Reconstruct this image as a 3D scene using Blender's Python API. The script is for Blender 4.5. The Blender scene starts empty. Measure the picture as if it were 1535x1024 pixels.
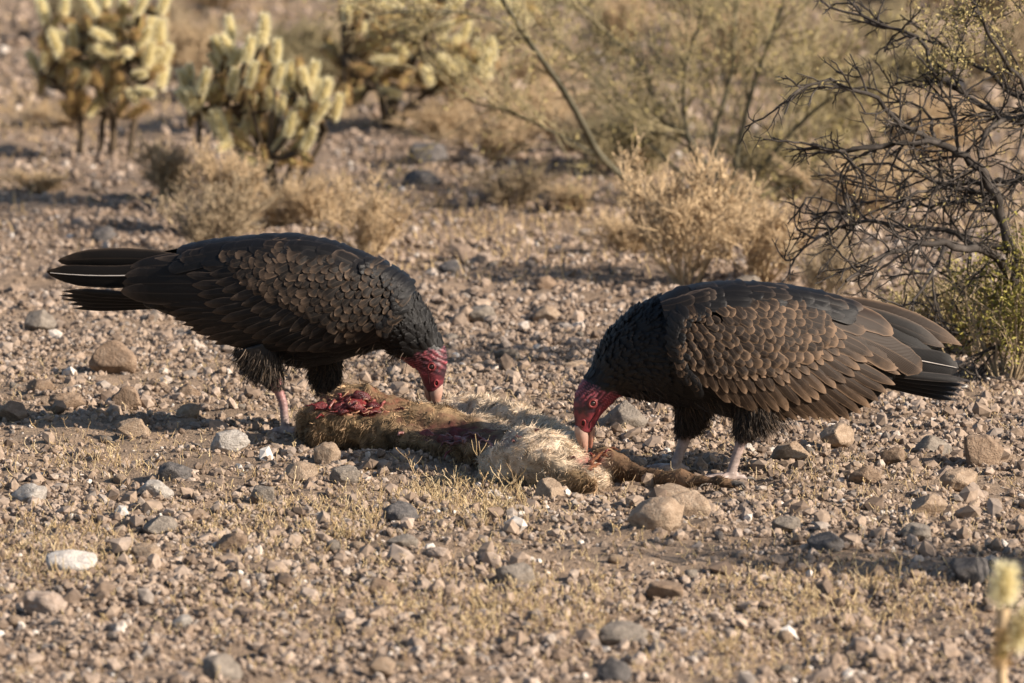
import bpy, bmesh, math, random
import numpy as np
from mathutils import Vector, Matrix, noise as mnoise

# ------------------------------------------------------------------ camera, sky, sun, exposure
SC = bpy.context.scene
COL = SC.collection
FPX = 11490.0                      # focal length in pixels of a 1535 px wide picture
CAMH, CAMD = 1.8, 14.0
PITCH = math.atan(CAMH / CAMD) - math.atan((690 - 512) / FPX)
cam_d = bpy.data.cameras.new('camera'); cam = bpy.data.objects.new('camera', cam_d); COL.objects.link(cam)
cam.location = (0, -CAMD, CAMH); cam.rotation_euler = (math.pi / 2 - PITCH, 0, 0)
cam_d.sensor_width = 36; cam_d.lens = FPX / 1535 * 36
cam_d.clip_start = 0.5; cam_d.clip_end = 3000
cam_d.dof.use_dof = True; cam_d.dof.focus_distance = 14.1; cam_d.dof.aperture_fstop = 7.8
SC.camera = cam

SUN_EL, SUN_AZ = math.radians(27), math.radians(22)      # azimuth: from +X towards the camera
sun_vec = Vector((math.cos(SUN_EL) * math.cos(SUN_AZ), -math.cos(SUN_EL) * math.sin(SUN_AZ), math.sin(SUN_EL)))
W_ = bpy.data.worlds.new('World'); SC.world = W_; W_.use_nodes = True
wn = W_.node_tree.nodes; wl = W_.node_tree.links
sky = wn.new('ShaderNodeTexSky'); sky.sky_type = 'NISHITA'; sky.sun_disc = False
sky.sun_elevation = SUN_EL; sky.sun_rotation = math.radians(90) + SUN_AZ
bg = wn['Background']; bg.inputs['Strength'].default_value = 0.075
wl.new(sky.outputs[0], bg.inputs[0])
sl = bpy.data.lights.new('sun', 'SUN'); sl.energy = 4.9; sl.angle = math.radians(0.5); sl.color = (1.0, 0.875, 0.74)
so = bpy.data.objects.new('sun', sl); COL.objects.link(so)
so.rotation_euler = (-sun_vec).to_track_quat('-Z', 'Y').to_euler(); so.location = sun_vec * 40
SC.view_settings.view_transform = 'Standard'; SC.view_settings.look = 'None'
SC.view_settings.exposure = 0.88; SC.view_settings.gamma = 1.0

RNG = np.random.default_rng(7); random.seed(7)
S = 14.11 / FPX                                            # metres per photo pixel at the birds

# ------------------------------------------------------------------ geometry helpers
cp, sp = math.cos(PITCH), math.sin(PITCH)
def ray(px, py):
    x = (np.asarray(px, float) - 767.5) / FPX; y = (512 - np.asarray(py, float)) / FPX
    return x, cp + y * sp, -sp + y * cp
def at(px, py, Y):
    """world point at depth Y seen in that direction"""
    dx, dy, dz = ray(px, py); t = (np.asarray(Y, float) + CAMD) / dy
    return np.stack(np.broadcast_arrays(dx * t, dy * t - CAMD, CAMH + dz * t), -1)
def to_px(P):
    P = np.asarray(P, float); q = P - np.array([0, -CAMD, CAMH])
    f = q[..., 1] * cp - q[..., 2] * sp; u = q[..., 1] * sp + q[..., 2] * cp
    return 767.5 + FPX * q[..., 0] / f, 512 - FPX * u / f

def _hash(i, j, s):
    h = (i * 374761393 + j * 668265263 + s * 974711) & 0x7fffffff
    h = ((h ^ (h >> 13)) * 1274126177) & 0x7fffffff
    return ((h ^ (h >> 16)) & 0xffff) / 65535.0
def vn(x, y, s=0):
    x = np.asarray(x, float); y = np.asarray(y, float)
    i = np.floor(x).astype(np.int64); j = np.floor(y).astype(np.int64); fx = x - i; fy = y - j
    fx = fx * fx * (3 - 2 * fx); fy = fy * fy * (3 - 2 * fy)
    a = _hash(i, j, s) * (1 - fx) + _hash(i + 1, j, s) * fx
    b = _hash(i, j + 1, s) * (1 - fx) + _hash(i + 1, j + 1, s) * fx
    return (a * (1 - fy) + b * fy) * 2 - 1
def hgt(x, y):
    x = np.asarray(x, float); y = np.asarray(y, float)
    z = 0.009 * vn(x / .55, y / .55, 1) + 0.007 * vn(x / .19, y / .19, 2)
    far = np.clip(y - 7, 0, None)
    z = z + 0.05 * far * far / (far + 9) + 0.05 * vn(x / 3.1, y / 3.1, 3) * np.clip((y - 2) / 8, 0, 1)
    side = np.clip(np.hypot(x, y) - 30, 0, None)
    return z + 0.06 * side * (0.6 + 0.4 * vn(x / 60, y / 60, 5))
def hfine(x, y):
    return hgt(x, y) + 0.009 * vn(x / .07, y / .07, 8) + 0.006 * vn(x / .034, y / .034, 9)
def G(px, py):
    """ground point seen at that place of the photograph"""
    z = 0.0
    for _ in range(14):
        dx, dy, dz = ray(px, py); t = (z - CAMH) / dz
        x, y = dx * t, dy * t - CAMD; z = z * .4 + .6 * float(hgt(x, y))
    return np.array([float(x), float(y), float(hgt(x, y))])

def mesh_np(name, V, F, smooth=True, cols=None, uvs=None, mats=()):
    me = bpy.data.meshes.new(name)
    me.from_pydata(np.asarray(V, float).tolist(), [], F if isinstance(F, list) else F.tolist())
    if smooth: me.polygons.foreach_set('use_smooth', np.ones(len(me.polygons), bool))
    if cols is not None:
        a = me.color_attributes.new('Col', 'FLOAT_COLOR', 'POINT')
        c = np.ones((len(V), 4)); c[:, :3] = cols; a.data.foreach_set('color', c.ravel())
    if uvs is not None:
        l = me.uv_layers.new(name='UVMap'); idx = np.empty(len(me.loops), np.int32)
        me.loops.foreach_get('vertex_index', idx); l.data.foreach_set('uv', np.asarray(uvs, float)[idx].ravel())
    for m in mats: me.materials.append(m)
    me.update(); return me
def link(name, me, parent=None, loc=None):
    o = bpy.data.objects.new(name, me); COL.objects.link(o)
    if parent is not None: o.parent = parent
    if loc is not None: o.location = loc
    return o
def thing(name, label, cat, loc=(0, 0, 0), group=None, rz=0.0):
    o = bpy.data.objects.new(name, None); COL.objects.link(o); o.location = loc; o.rotation_euler = (0, 0, rz)
    o.empty_display_size = .05
    return tag(o, label, cat, group)
def tag(o, label, cat, group=None, kind=None):
    if label: o['label'] = label
    if cat: o['category'] = cat
    if group: o['group'] = group
    if kind: o['kind'] = kind
    return o
def copy_tree(o, parent=None):
    c = o.copy(); COL.objects.link(c)
    if parent is not None: c.parent = parent
    for ch in list(o.children): copy_tree(ch, c)
    return c

class Buf:
    def __init__(s): s.v = []; s.f = []; s.c = []; s.n = 0
    def add(s, V, F, col=None):
        V = np.asarray(V, float); F = np.asarray(F) + s.n
        s.v.append(V); s.f += F.tolist(); s.n += len(V)
        if col is not None: s.c.append(np.broadcast_to(np.asarray(col, float), (len(V), 3)))
    def add_mixed(s, V, F, col=None):
        s.v.append(V); s.f += [[q + s.n for q in f] for f in F]; s.n += len(V)
        if col is not None: s.c.append(np.broadcast_to(np.asarray(col, float), (len(V), 3)))
    def mesh(s, name, mats=(), smooth=True, origin=(0, 0, 0)):
        V = np.concatenate(s.v) - np.asarray(origin, float)
        return mesh_np(name, V, s.f, smooth, np.concatenate(s.c) if s.c else None, None, mats)
def tube(buf, P, R, sides=4, col=None, cap=False):
    P = np.asarray(P, float); n = len(P); R = np.broadcast_to(np.asarray(R, float), (n,))
    T = np.gradient(P, axis=0); T /= np.linalg.norm(T, axis=1)[:, None] + 1e-12
    ref = np.array([0.31, 0.17, 0.93]) if abs(T[0][2]) < .8 else np.array([0.93, .21, .1])
    A = np.cross(T, ref); A /= np.linalg.norm(A, axis=1)[:, None] + 1e-12; B = np.cross(T, A)
    a = np.arange(sides) / sides * 2 * np.pi
    V = P[:, None] + R[:, None, None] * (np.cos(a)[None, :, None] * A[:, None] + np.sin(a)[None, :, None] * B[:, None])
    F = [[i * sides + k, i * sides + (k + 1) % sides, (i + 1) * sides + (k + 1) % sides, (i + 1) * sides + k]
         for i in range(n - 1) for k in range(sides)]
    if cap: F = F + [list(range(sides))[::-1], list(range((n - 1) * sides, n * sides))]
    buf.add_mixed(V.reshape(-1, 3), F, col)
def strands(buf, P, D, L, width, droop=0.0, curl=0.0, cols=None, seed=0):
    """thin tapered hairs or barbs: three quads' length each, vectorised"""
    r = np.random.default_rng(seed); P = np.asarray(P, float); n = len(P)
    D = D / (np.linalg.norm(D, axis=1)[:, None] + 1e-9); L = np.broadcast_to(np.asarray(L, float), (n,))[:, None]
    c = r.normal(size=(n, 3)) * curl
    side = np.cross(D, r.normal(size=(n, 3))); side /= np.linalg.norm(side, axis=1)[:, None] + 1e-9
    w = np.broadcast_to(np.asarray(width, float), (n,))[:, None]
    g = np.array([0, 0, -1.0]) * droop
    m1 = P + L * .38 * (D + .15 * c + .15 * g); m2 = P + L * (.72 * D + .45 * c + .45 * g); m3 = P + L * (D + 1.0 * c + g)
    V = np.stack([P - side * w, P + side * w, m1 - side * w * .8, m1 + side * w * .8, m2 - side * w * .5, m2 + side * w * .5, m3], 1)
    b = np.arange(n)[:, None] * 7
    F = (np.concatenate([b + np.array([0, 1, 3, 2])[None], b + np.array([2, 3, 5, 4])[None]]).tolist()
         + (b + np.array([4, 5, 6])[None]).tolist())
    F = [[q + buf.n for q in f] for f in F]
    buf.v.append(V.reshape(-1, 3)); buf.f += F; buf.n += n * 7
    if cols is not None: buf.c.append(np.repeat(cols, 7, axis=0))

# ------------------------------------------------------------------ materials
def new_mat(name, rough=.8, spec=.3):
    m = bpy.data.materials.new(name); m.use_nodes = True; nt = m.node_tree
    b = nt.nodes['Principled BSDF']; b.inputs['Roughness'].default_value = rough
    b.inputs['Specular IOR Level'].default_value = spec
    return m, nt, b
def ramp(nt, stops):
    r = nt.nodes.new('ShaderNodeValToRGB'); e = r.color_ramp.elements
    while len(e) < len(stops): e.new(.5)
    for k, (p, c) in enumerate(stops): e[k].position = p; e[k].color = (*c, 1)
    return r
def noise_node(nt, scale, detail=5, coord='Object', rough=.6):
    t = nt.nodes.new('ShaderNodeTexCoord'); n = nt.nodes.new('ShaderNodeTexNoise')
    n.inputs['Scale'].default_value = scale; n.inputs['Detail'].default_value = detail; n.inputs['Roughness'].default_value = rough
    nt.links.new(t.outputs[coord], n.inputs['Vector']); return n
def add_bump(nt, b, src, strength, dist):
    k = nt.nodes.new('ShaderNodeBump'); k.inputs['Strength'].default_value = strength; k.inputs['Distance'].default_value = dist
    nt.links.new(src, k.inputs['Height']); nt.links.new(k.outputs[0], b.inputs['Normal'])
def mix(nt, a, c, fac, mode='MIX'):
    x = nt.nodes.new('ShaderNodeMix'); x.data_type = 'RGBA'; x.blend_type = mode
    for sock, v in ((x.inputs['Factor'], fac), (x.inputs['A'], a), (x.inputs['B'], c)):
        if hasattr(v, 'is_output'): nt.links.new(v, sock)
        else: sock.default_value = v if isinstance(v, float) else (*v, 1)
    return x.outputs['Result']
def mat_noise(name, stops, scale, rough=.85, bump=.3, bdist=.003, bscale=None, coord='Object', spec=.25):
    m, nt, b = new_mat(name, rough, spec)
    n = noise_node(nt, scale, 6, coord); r = ramp(nt, stops)
    nt.links.new(n.outputs['Fac'], r.inputs[0]); nt.links.new(r.outputs[0], b.inputs['Base Color'])
    n2 = noise_node(nt, bscale or scale * 3, 6, coord)
    if bump: add_bump(nt, b, n2.outputs['Fac'], bump, bdist)
    return m
def mat_attr(name, rough=.7, spec=.25, bscale=0, bump=.2, bdist=.001, var=.25, vscale=60, sheen=0.0, transl=0.0):
    m, nt, b = new_mat(name, rough, spec)
    a = nt.nodes.new('ShaderNodeAttribute'); a.attribute_name = 'Col'; src = a.outputs['Color']
    if var:
        n = noise_node(nt, vscale, 5); r = ramp(nt, [(.25, (1 - var,) * 3), (.75, (1 + var,) * 3)])
        nt.links.new(n.outputs['Fac'], r.inputs[0]); src = mix(nt, src, r.outputs[0], 1.0, 'MULTIPLY')
    nt.links.new(src, b.inputs['Base Color'])
    if sheen: b.inputs['Sheen Weight'].default_value = sheen
    if bscale: add_bump(nt, b, noise_node(nt, bscale, 5).outputs['Fac'], bump, bdist)
    if transl:
        t = nt.nodes.new('ShaderNodeBsdfTranslucent'); nt.links.new(src, t.inputs['Color'])
        ms = nt.nodes.new('ShaderNodeMixShader'); ms.inputs[0].default_value = transl
        out = nt.nodes['Material Output']; nt.links.new(b.outputs[0], ms.inputs[1]); nt.links.new(t.outputs[0], ms.inputs[2])
        nt.links.new(ms.outputs[0], out.inputs['Surface'])
    return m
def mat_random(name, stops, rough=.85, nscale=40, bump=.5, bdist=.002, lo=.7, hi=1.25):
    """colour by object, plus mottling"""
    m, nt, b = new_mat(name, rough, .25)
    oi = nt.nodes.new('ShaderNodeObjectInfo'); r = ramp(nt, stops); nt.links.new(oi.outputs['Random'], r.inputs[0])
    n = noise_node(nt, nscale, 6, 'Object'); r2 = ramp(nt, [(.3, (lo,) * 3), (.7, (hi,) * 3)]); nt.links.new(n.outputs['Fac'], r2.inputs[0])
    nt.links.new(mix(nt, r.outputs[0], r2.outputs[0], 1.0, 'MULTIPLY'), b.inputs['Base Color'])
    if bump: add_bump(nt, b, n.outputs['Fac'], bump, bdist)
    return m

# ground: sandy grit
def mat_ground():
    m, nt, b = new_mat('sandy_ground', .95, .15)
    n1 = noise_node(nt, 1.6, 4); n2 = noise_node(nt, 55, 8, rough=.7); n3 = noise_node(nt, 260, 3)
    r1 = ramp(nt, [(.3, (.225, .165, .118)), (.7, (.325, .245, .18))]); nt.links.new(n1.outputs['Fac'], r1.inputs[0])
    r2 = ramp(nt, [(.32, (.62, .60, .58)), (.5, (1, 1, 1)), (.72, (1.22, 1.2, 1.16))]); nt.links.new(n2.outputs['Fac'], r2.inputs[0])
    r3 = ramp(nt, [(.35, (.75, .74, .72)), (.65, (1.2, 1.18, 1.15))]); nt.links.new(n3.outputs['Fac'], r3.inputs[0])
    c = mix(nt, r1.outputs[0], r2.outputs[0], 1.0, 'MULTIPLY'); c = mix(nt, c, r3.outputs[0], 1.0, 'MULTIPLY')
    nt.links.new(c, b.inputs['Base Color'])
    ad = nt.nodes.new('ShaderNodeMath'); ad.operation = 'ADD'; nt.links.new(n2.outputs['Fac'], ad.inputs[0]); nt.links.new(n3.outputs['Fac'], ad.inputs[1])
    add_bump(nt, b, ad.outputs[0], .9, .006); return m
M = {}
M['ground'] = mat_ground()
PEB = [(0, (.13, .094, .07)), (.2, (.23, .168, .122)), (.5, (.33, .25, .188)), (.70, (.26, .198, .152)), (.85, (.40, .315, .25)), (.91, (.15, .126, .108)), (.985, (.45, .38, .32)), (1, (.62, .57, .51))]
M['pebble'] = mat_random('pebble_stone', PEB, nscale=1.6, bump=0)
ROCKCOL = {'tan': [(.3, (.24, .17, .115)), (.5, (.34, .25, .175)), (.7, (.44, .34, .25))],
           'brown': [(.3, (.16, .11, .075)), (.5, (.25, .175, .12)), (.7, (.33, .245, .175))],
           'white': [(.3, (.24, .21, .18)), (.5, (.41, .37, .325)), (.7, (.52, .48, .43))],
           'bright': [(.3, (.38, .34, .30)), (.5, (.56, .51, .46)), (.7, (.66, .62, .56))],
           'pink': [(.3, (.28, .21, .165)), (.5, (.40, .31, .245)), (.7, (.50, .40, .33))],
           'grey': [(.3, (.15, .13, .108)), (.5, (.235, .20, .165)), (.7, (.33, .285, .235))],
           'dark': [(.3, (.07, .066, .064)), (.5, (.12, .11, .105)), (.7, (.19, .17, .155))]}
for k, v in ROCKCOL.items(): M['rock_' + k] = mat_noise('rock_' + k, v, 2.9, .95, .9, .006, 9)
M['straw'] = mat_attr('dry_straw', .8, .2, var=.15, transl=.25)
M['twig_tan'] = mat_noise('tan_twig', [(.3, (.38, .27, .155)), (.7, (.58, .44, .275))], 14, .9, 0)
M['twig_grey'] = mat_noise('grey_twig', [(.3, (.25, .19, .12)), (.7, (.44, .345, .225))], 14, .9, 0)
M['bark_dark'] = mat_noise('dark_bark', [(.3, (.022, .018, .015)), (.55, (.05, .042, .036)), (.78, (.16, .135, .115))], 26, .85, .6, .003, 90)
M['bark_green'] = mat_noise('green_bark', [(.3, (.055, .052, .032)), (.7, (.13, .115, .08))], 12, .8, .3)
M['leaf_olive'] = mat_noise('olive_leaf', [(.3, (.23, .185, .07)), (.7, (.38, .31, .14))], 9, .8, 0)
M['leaf_green'] = mat_noise('yellow_green_leaf', [(.3, (.16, .15, .03)), (.7, (.34, .29, .075))], 9, .7, 0)
M['twig_olive'] = mat_noise('olive_twig', [(.3, (.22, .18, .095)), (.7, (.36, .30, .18))], 14, .9, 0)
M['spine'] = mat_noise('cholla_spine', [(.3, (.80, .72, .44)), (.7, (.93, .88, .66))], 8, .6, 0)
for _k in ('spine',):                                            # spines let light through
    _nt = M[_k].node_tree; _b = _nt.nodes['Principled BSDF']; _t = _nt.nodes.new('ShaderNodeBsdfTranslucent'); _ms = _nt.nodes.new('ShaderNodeMixShader'); _ms.inputs[0].default_value = .4
    _nt.links.new(_b.inputs['Base Color'].links[0].from_socket, _t.inputs['Color']); _nt.links.new(_b.outputs[0], _ms.inputs[1]); _nt.links.new(_t.outputs[0], _ms.inputs[2]); _nt.links.new(_ms.outputs[0], _nt.nodes['Material Output'].inputs['Surface'])
M['spine_old'] = mat_noise('old_spine', [(.3, (.30, .18, .075)), (.7, (.54, .38, .18))], 8, .7, 0)
M['cholla_skin'] = mat_noise('cholla_skin', [(.3, (.38, .30, .11)), (.7, (.52, .42, .18))], 20, .7, .2)
M['cholla_wood'] = mat_noise('cholla_wood', [(.3, (.045, .032, .022)), (.7, (.13, .095, .06))], 20, .9, .6, .004)

# ------------------------------------------------------------------ ground sheet
def axis(lo, hi, step, far, growth=1.16):
    a = np.arange(lo, hi + 1e-6, step); out = [a]; s = step; p = hi; L = []
    while p < far: s *= growth; p += s; L.append(p)
    s = step; p = lo; R = []
    while p > -far: s *= growth; p -= s; R.append(p)
    return np.concatenate([np.array(R[::-1]), a, np.array(L)])
xs = axis(-1.7, 1.7, .017, 900); ys = axis(-2.8, 3.4, .019, 900)
X, Y = np.meshgrid(xs, ys); Z = hfine(X, Y)
nx, ny = len(xs), len(ys)
i = np.arange(nx - 1)[None, :] + (np.arange(ny - 1) * nx)[:, None]
F = np.stack([i, i + 1, i + 1 + nx, i + nx], -1).reshape(-1, 4)
g = link('ground', mesh_np('ground', np.stack([X, Y, Z], -1).reshape(-1, 3), F, True, mats=[M['ground']])); g['kind'] = 'structure'

# ------------------------------------------------------------------ rocks and gravel
def rock_mesh(name, seed, sub=3, angular=.5, mats=(), cuts=12):
    r = np.random.default_rng(seed); bm = bmesh.new(); bmesh.ops.create_icosphere(bm, subdivisions=sub, radius=1)
    V = np.array([v.co for v in bm.verts]); bm.verts.index_update(); F = [[v.index for v in f.verts] for f in bm.faces]; bm.free()
    N = V / np.linalg.norm(V, axis=1)[:, None]; off = r.uniform(0, 50, 3)
    d = np.array([mnoise.noise(Vector(p * 1.1 + off)) for p in N]); d2 = np.array([mnoise.noise(Vector(p * 3.2 + off)) for p in N])
    V = N * (1 + .30 * d + (.13 if sub > 1 else .30) * d2)[:, None]
    for _ in range(cuts):
        n = r.normal(size=3); n /= np.linalg.norm(n); h = r.uniform(.5, .82) if r.random() < angular else r.uniform(.75, 1.0)
        ex = np.clip(V @ n - h, 0, None); V = V - ex[:, None] * n[None] * .94
    if sub >= 3:
        d3 = np.array([mnoise.fractal(Vector(p * 4.5 + off), .9, 2.1, 5) for p in N]); V = V + N * (d3 * .045)[:, None]
    lo, hi = V.min(0), V.max(0); V = (V - (lo + hi) / 2) / ((hi - lo) / 2)
    return mesh_np(name, V, F, sub > 1, mats=mats)
def put_rock(px, py, w, h, colour, label, seed, ang=.5, group=None):
    p = G(px, py); s = (p[1] + CAMD) / FPX
    hw, hh = w * s / 2, h * s / 2
    me = rock_mesh('rock', seed, 4, ang, [M['rock_' + colour]])
    o = link('rock', me); r = np.random.default_rng(seed + 500)
    dep = hw * r.uniform(.75, 1.0)
    o.scale = (hw, dep, hh * 1.2); o.location = (p[0], p[1] + dep * .55, p[2] + hh * .76)
    o.rotation_euler = (r.uniform(-.12, .12), r.uniform(-.12, .12), r.uniform(-.25, .25))
    return tag(o, label, 'rock', group)
ROCKS = [
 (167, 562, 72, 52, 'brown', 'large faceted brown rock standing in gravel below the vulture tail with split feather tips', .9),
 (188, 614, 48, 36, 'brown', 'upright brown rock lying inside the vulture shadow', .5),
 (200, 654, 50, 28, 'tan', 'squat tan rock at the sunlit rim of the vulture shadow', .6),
 (345, 679, 62, 34, 'white', 'rounded whitish rock with dark cracks beside the vulture foot', .2),
 (260, 726, 56, 34, 'dark', 'dark blue-grey rock leaning against a pale grey one', .3),
 (232, 746, 58, 26, 'white', 'low pale grey rock in front of the dark blue-grey one', .3),
 (42, 753, 58, 26, 'white', 'pale grey two-humped rock standing alone on gravel', .3),
 (395, 753, 42, 26, 'grey', 'small pale grey rock between weeds and gravel', .5),
 (107, 866, 78, 42, 'bright', 'bright white block of rock, the whitest on the ground', .4),
 (67, 923, 68, 36, 'pink', 'pinkish rock in front of the bright white block', .4),
 (490, 693, 42, 30, 'tan', 'round tan stone touching the front of the carcass', .1),
 (452, 723, 52, 30, 'tan', 'tan stone in front of the round one at the carcass', .5),
 (517, 727, 48, 30, 'grey', 'grey and tan stone near the carcass front', .2),
 (601, 786, 56, 34, 'dark', 'round slate-grey stone set among dry weeds', .2),
 (602, 825, 48, 24, 'grey', 'flat grey stone with tan end on open gravel', .5),
 (824, 753, 44, 36, 'tan', 'upright tan stone against the furry haunch of the carcass', .6),
 (983, 798, 86, 54, 'tan', 'big rough tan boulder, foremost of three touching boulders', .4),
 (1031, 781, 68, 46, 'tan', 'smooth rounded tan boulder of a touching trio', .05),
 (1003, 752, 74, 24, 'tan', 'flat-topped tan boulder behind two others, under the carcass leg', .2),
 (1297, 728, 50, 32, 'brown', 'brown stone with a shaded face on open gravel', .6),
 (1255, 669, 54, 34, 'tan', 'tan stone below the secondary feathers of the brown vulture', .6),
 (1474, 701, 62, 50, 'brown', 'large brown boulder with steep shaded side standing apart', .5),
 (1185, 692, 66, 30, 'tan', 'lumpy tan stone behind the brown vulture legs', .5),
 (1340, 697, 40, 28, 'brown', 'small upright brown stone between two tan stones', .5),
 (1400, 682, 64, 30, 'grey', 'broad grey stone beside the steep brown boulder', .5),
 (1440, 737, 62, 34, 'tan', 'broad domed tan stone in front of the steep brown boulder', .4),
 (1391, 773, 62, 32, 'tan', 'flat tan stone with a dark overhang', .6),
 (1178, 797, 46, 24, 'grey', 'small sharp grey stone on gravel past the boulder trio', .8),
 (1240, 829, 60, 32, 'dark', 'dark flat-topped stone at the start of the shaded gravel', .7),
 (1373, 812, 50, 28, 'grey', 'pointed grey stone in front of the flat tan overhang stone', .7),
 (1456, 877, 60, 42, 'dark', 'dark round stone behind the spiny cactus tip', .3),
 (775, 882, 62, 38, 'grey', 'grey-brown block half hidden by straw weeds', .7),
 (935, 966, 74, 34, 'grey', 'low grey stone with straw stalks in front', .5),
 (997, 902, 58, 32, 'brown', 'brown wedge stone beside the shaded gravel', .6),
 (575, 902, 48, 38, 'brown', 'brown stone casting a black shadow among weeds', .5),
 (572, 1014, 44, 30, 'tan', 'small tan cobble on blurred pebbles', .3),
 (920, 1026, 54, 42, 'dark', 'dark slate cobble on blurred pebbles', .5),
 (330, 1024, 64, 44, 'grey', 'grey cobble with a brown flank on blurred pebbles', .5),
 (347, 826, 48, 30, 'brown', 'brown stone with straw stalks in front of its shaded side', .6),
 (240, 801, 54, 28, 'grey', 'low greyish stone sunk in straw', .4),
 (220, 842, 50, 26, 'tan', 'tan stone behind the bright white block', .4),
 (60, 497, 50, 34, 'grey', 'speckled grey boulder under the split tail tips', .5),
 (283, 629, 40, 24, 'tan', 'small tan stone below the belly shadow', .5),
 (284, 603, 44, 28, 'brown', 'brown split stone behind a small tan one', .8),
 (675, 412, 40, 22, 'dark', 'dark stone on gravel behind the dark vulture back', .4),
 (720, 482, 48, 26, 'grey', 'grey stone on gravel between the two vultures', .5),
 (760, 541, 40, 18, 'grey', 'flat grey stone behind the pale carcass back', .4),
 (820, 480, 42, 22, 'tan', 'tan stone between the vultures beside a grey one', .5),
 (818, 437, 38, 24, 'brown', 'brown stone standing on pale gravel behind the vultures', .6),
 (155, 363, 42, 24, 'dark', 'dark stone on bare ground beyond the vulture tail', .6),
 (642, 248, 60, 36, 'dark', 'dark boulder on the slope below the bushy cactus', .1),
 (632, 282, 60, 28, 'dark', 'dark low boulder in front of the other dark one', .1),
 (935, 642, 76, 42, 'grey', 'grey angular rock behind the brown vulture head', .8),
 (272, 942, 34, 20, 'white', 'small white stone lying alone on blurred pebbles', .5),
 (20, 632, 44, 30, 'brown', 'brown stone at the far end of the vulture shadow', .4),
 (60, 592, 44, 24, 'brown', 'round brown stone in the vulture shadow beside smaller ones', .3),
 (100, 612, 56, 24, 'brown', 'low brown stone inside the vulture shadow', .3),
 (655, 838, 34, 18, 'pink', 'pinkish flat stone near the grey and tan one', .4),
 (1120, 432, 40, 20, 'grey', 'grey stone behind the brown vulture back', .5),
 (860, 560, 44, 20, 'tan', 'flat tan stone behind the brown vulture head', .5),
]
for k, (px, py, w, h, c, lab, ang) in enumerate(ROCKS): put_rock(px, py, w, h, c, lab, 100 + k, ang)

# small loose stones, one object each
mid_mesh = {}
for c in ('tan', 'grey', 'pink'):
    mid_mesh[c] = [rock_mesh('stone_' + c, 900 + 7 * k + len(c), 2, .6, [M['rock_' + c]], 7) for k in range(3)]
LABS = {'tan': 'small tan loose stone half sunk in the desert gravel', 'grey': 'small grey loose stone half sunk in the desert gravel',
        'pink': 'small pale pinkish loose stone half sunk in the desert gravel'}
r = np.random.default_rng(21); used = [(a[0], a[1]) for a in ROCKS]; cnt = 0
while cnt < 150:
    px = r.uniform(5, 1530); py = 1015 - 640 * r.random() ** .9
    if min((px - a) ** 2 + ((py - b) * 1.6) ** 2 for a, b in used) < 34 ** 2 or (440 < px < 1100 and 590 < py < 750): continue
    used.append((px, py)); c = r.choice(['tan', 'tan', 'tan', 'grey', 'pink']); p = G(px, py)
    w = r.uniform(.008, .016) * (1 + .25 * (p[1] > 1.5))
    o = link('loose_stone', mid_mesh[c][int(r.integers(3))])
    o.scale = (w, w * r.uniform(.7, 1), w * r.uniform(.55, .85)); o.location = (p[0], p[1], p[2] + o.scale[2] * .3)
    o.rotation_euler = (r.uniform(-.3, .3), r.uniform(-.3, .3), r.uniform(0, 6.3))
    tag(o, LABS[c], 'stone', {'tan': 'tan stones strewn over the gravel', 'grey': 'grey stones strewn over the gravel', 'pink': 'pinkish stones strewn over the gravel'}[c]); cnt += 1

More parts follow.
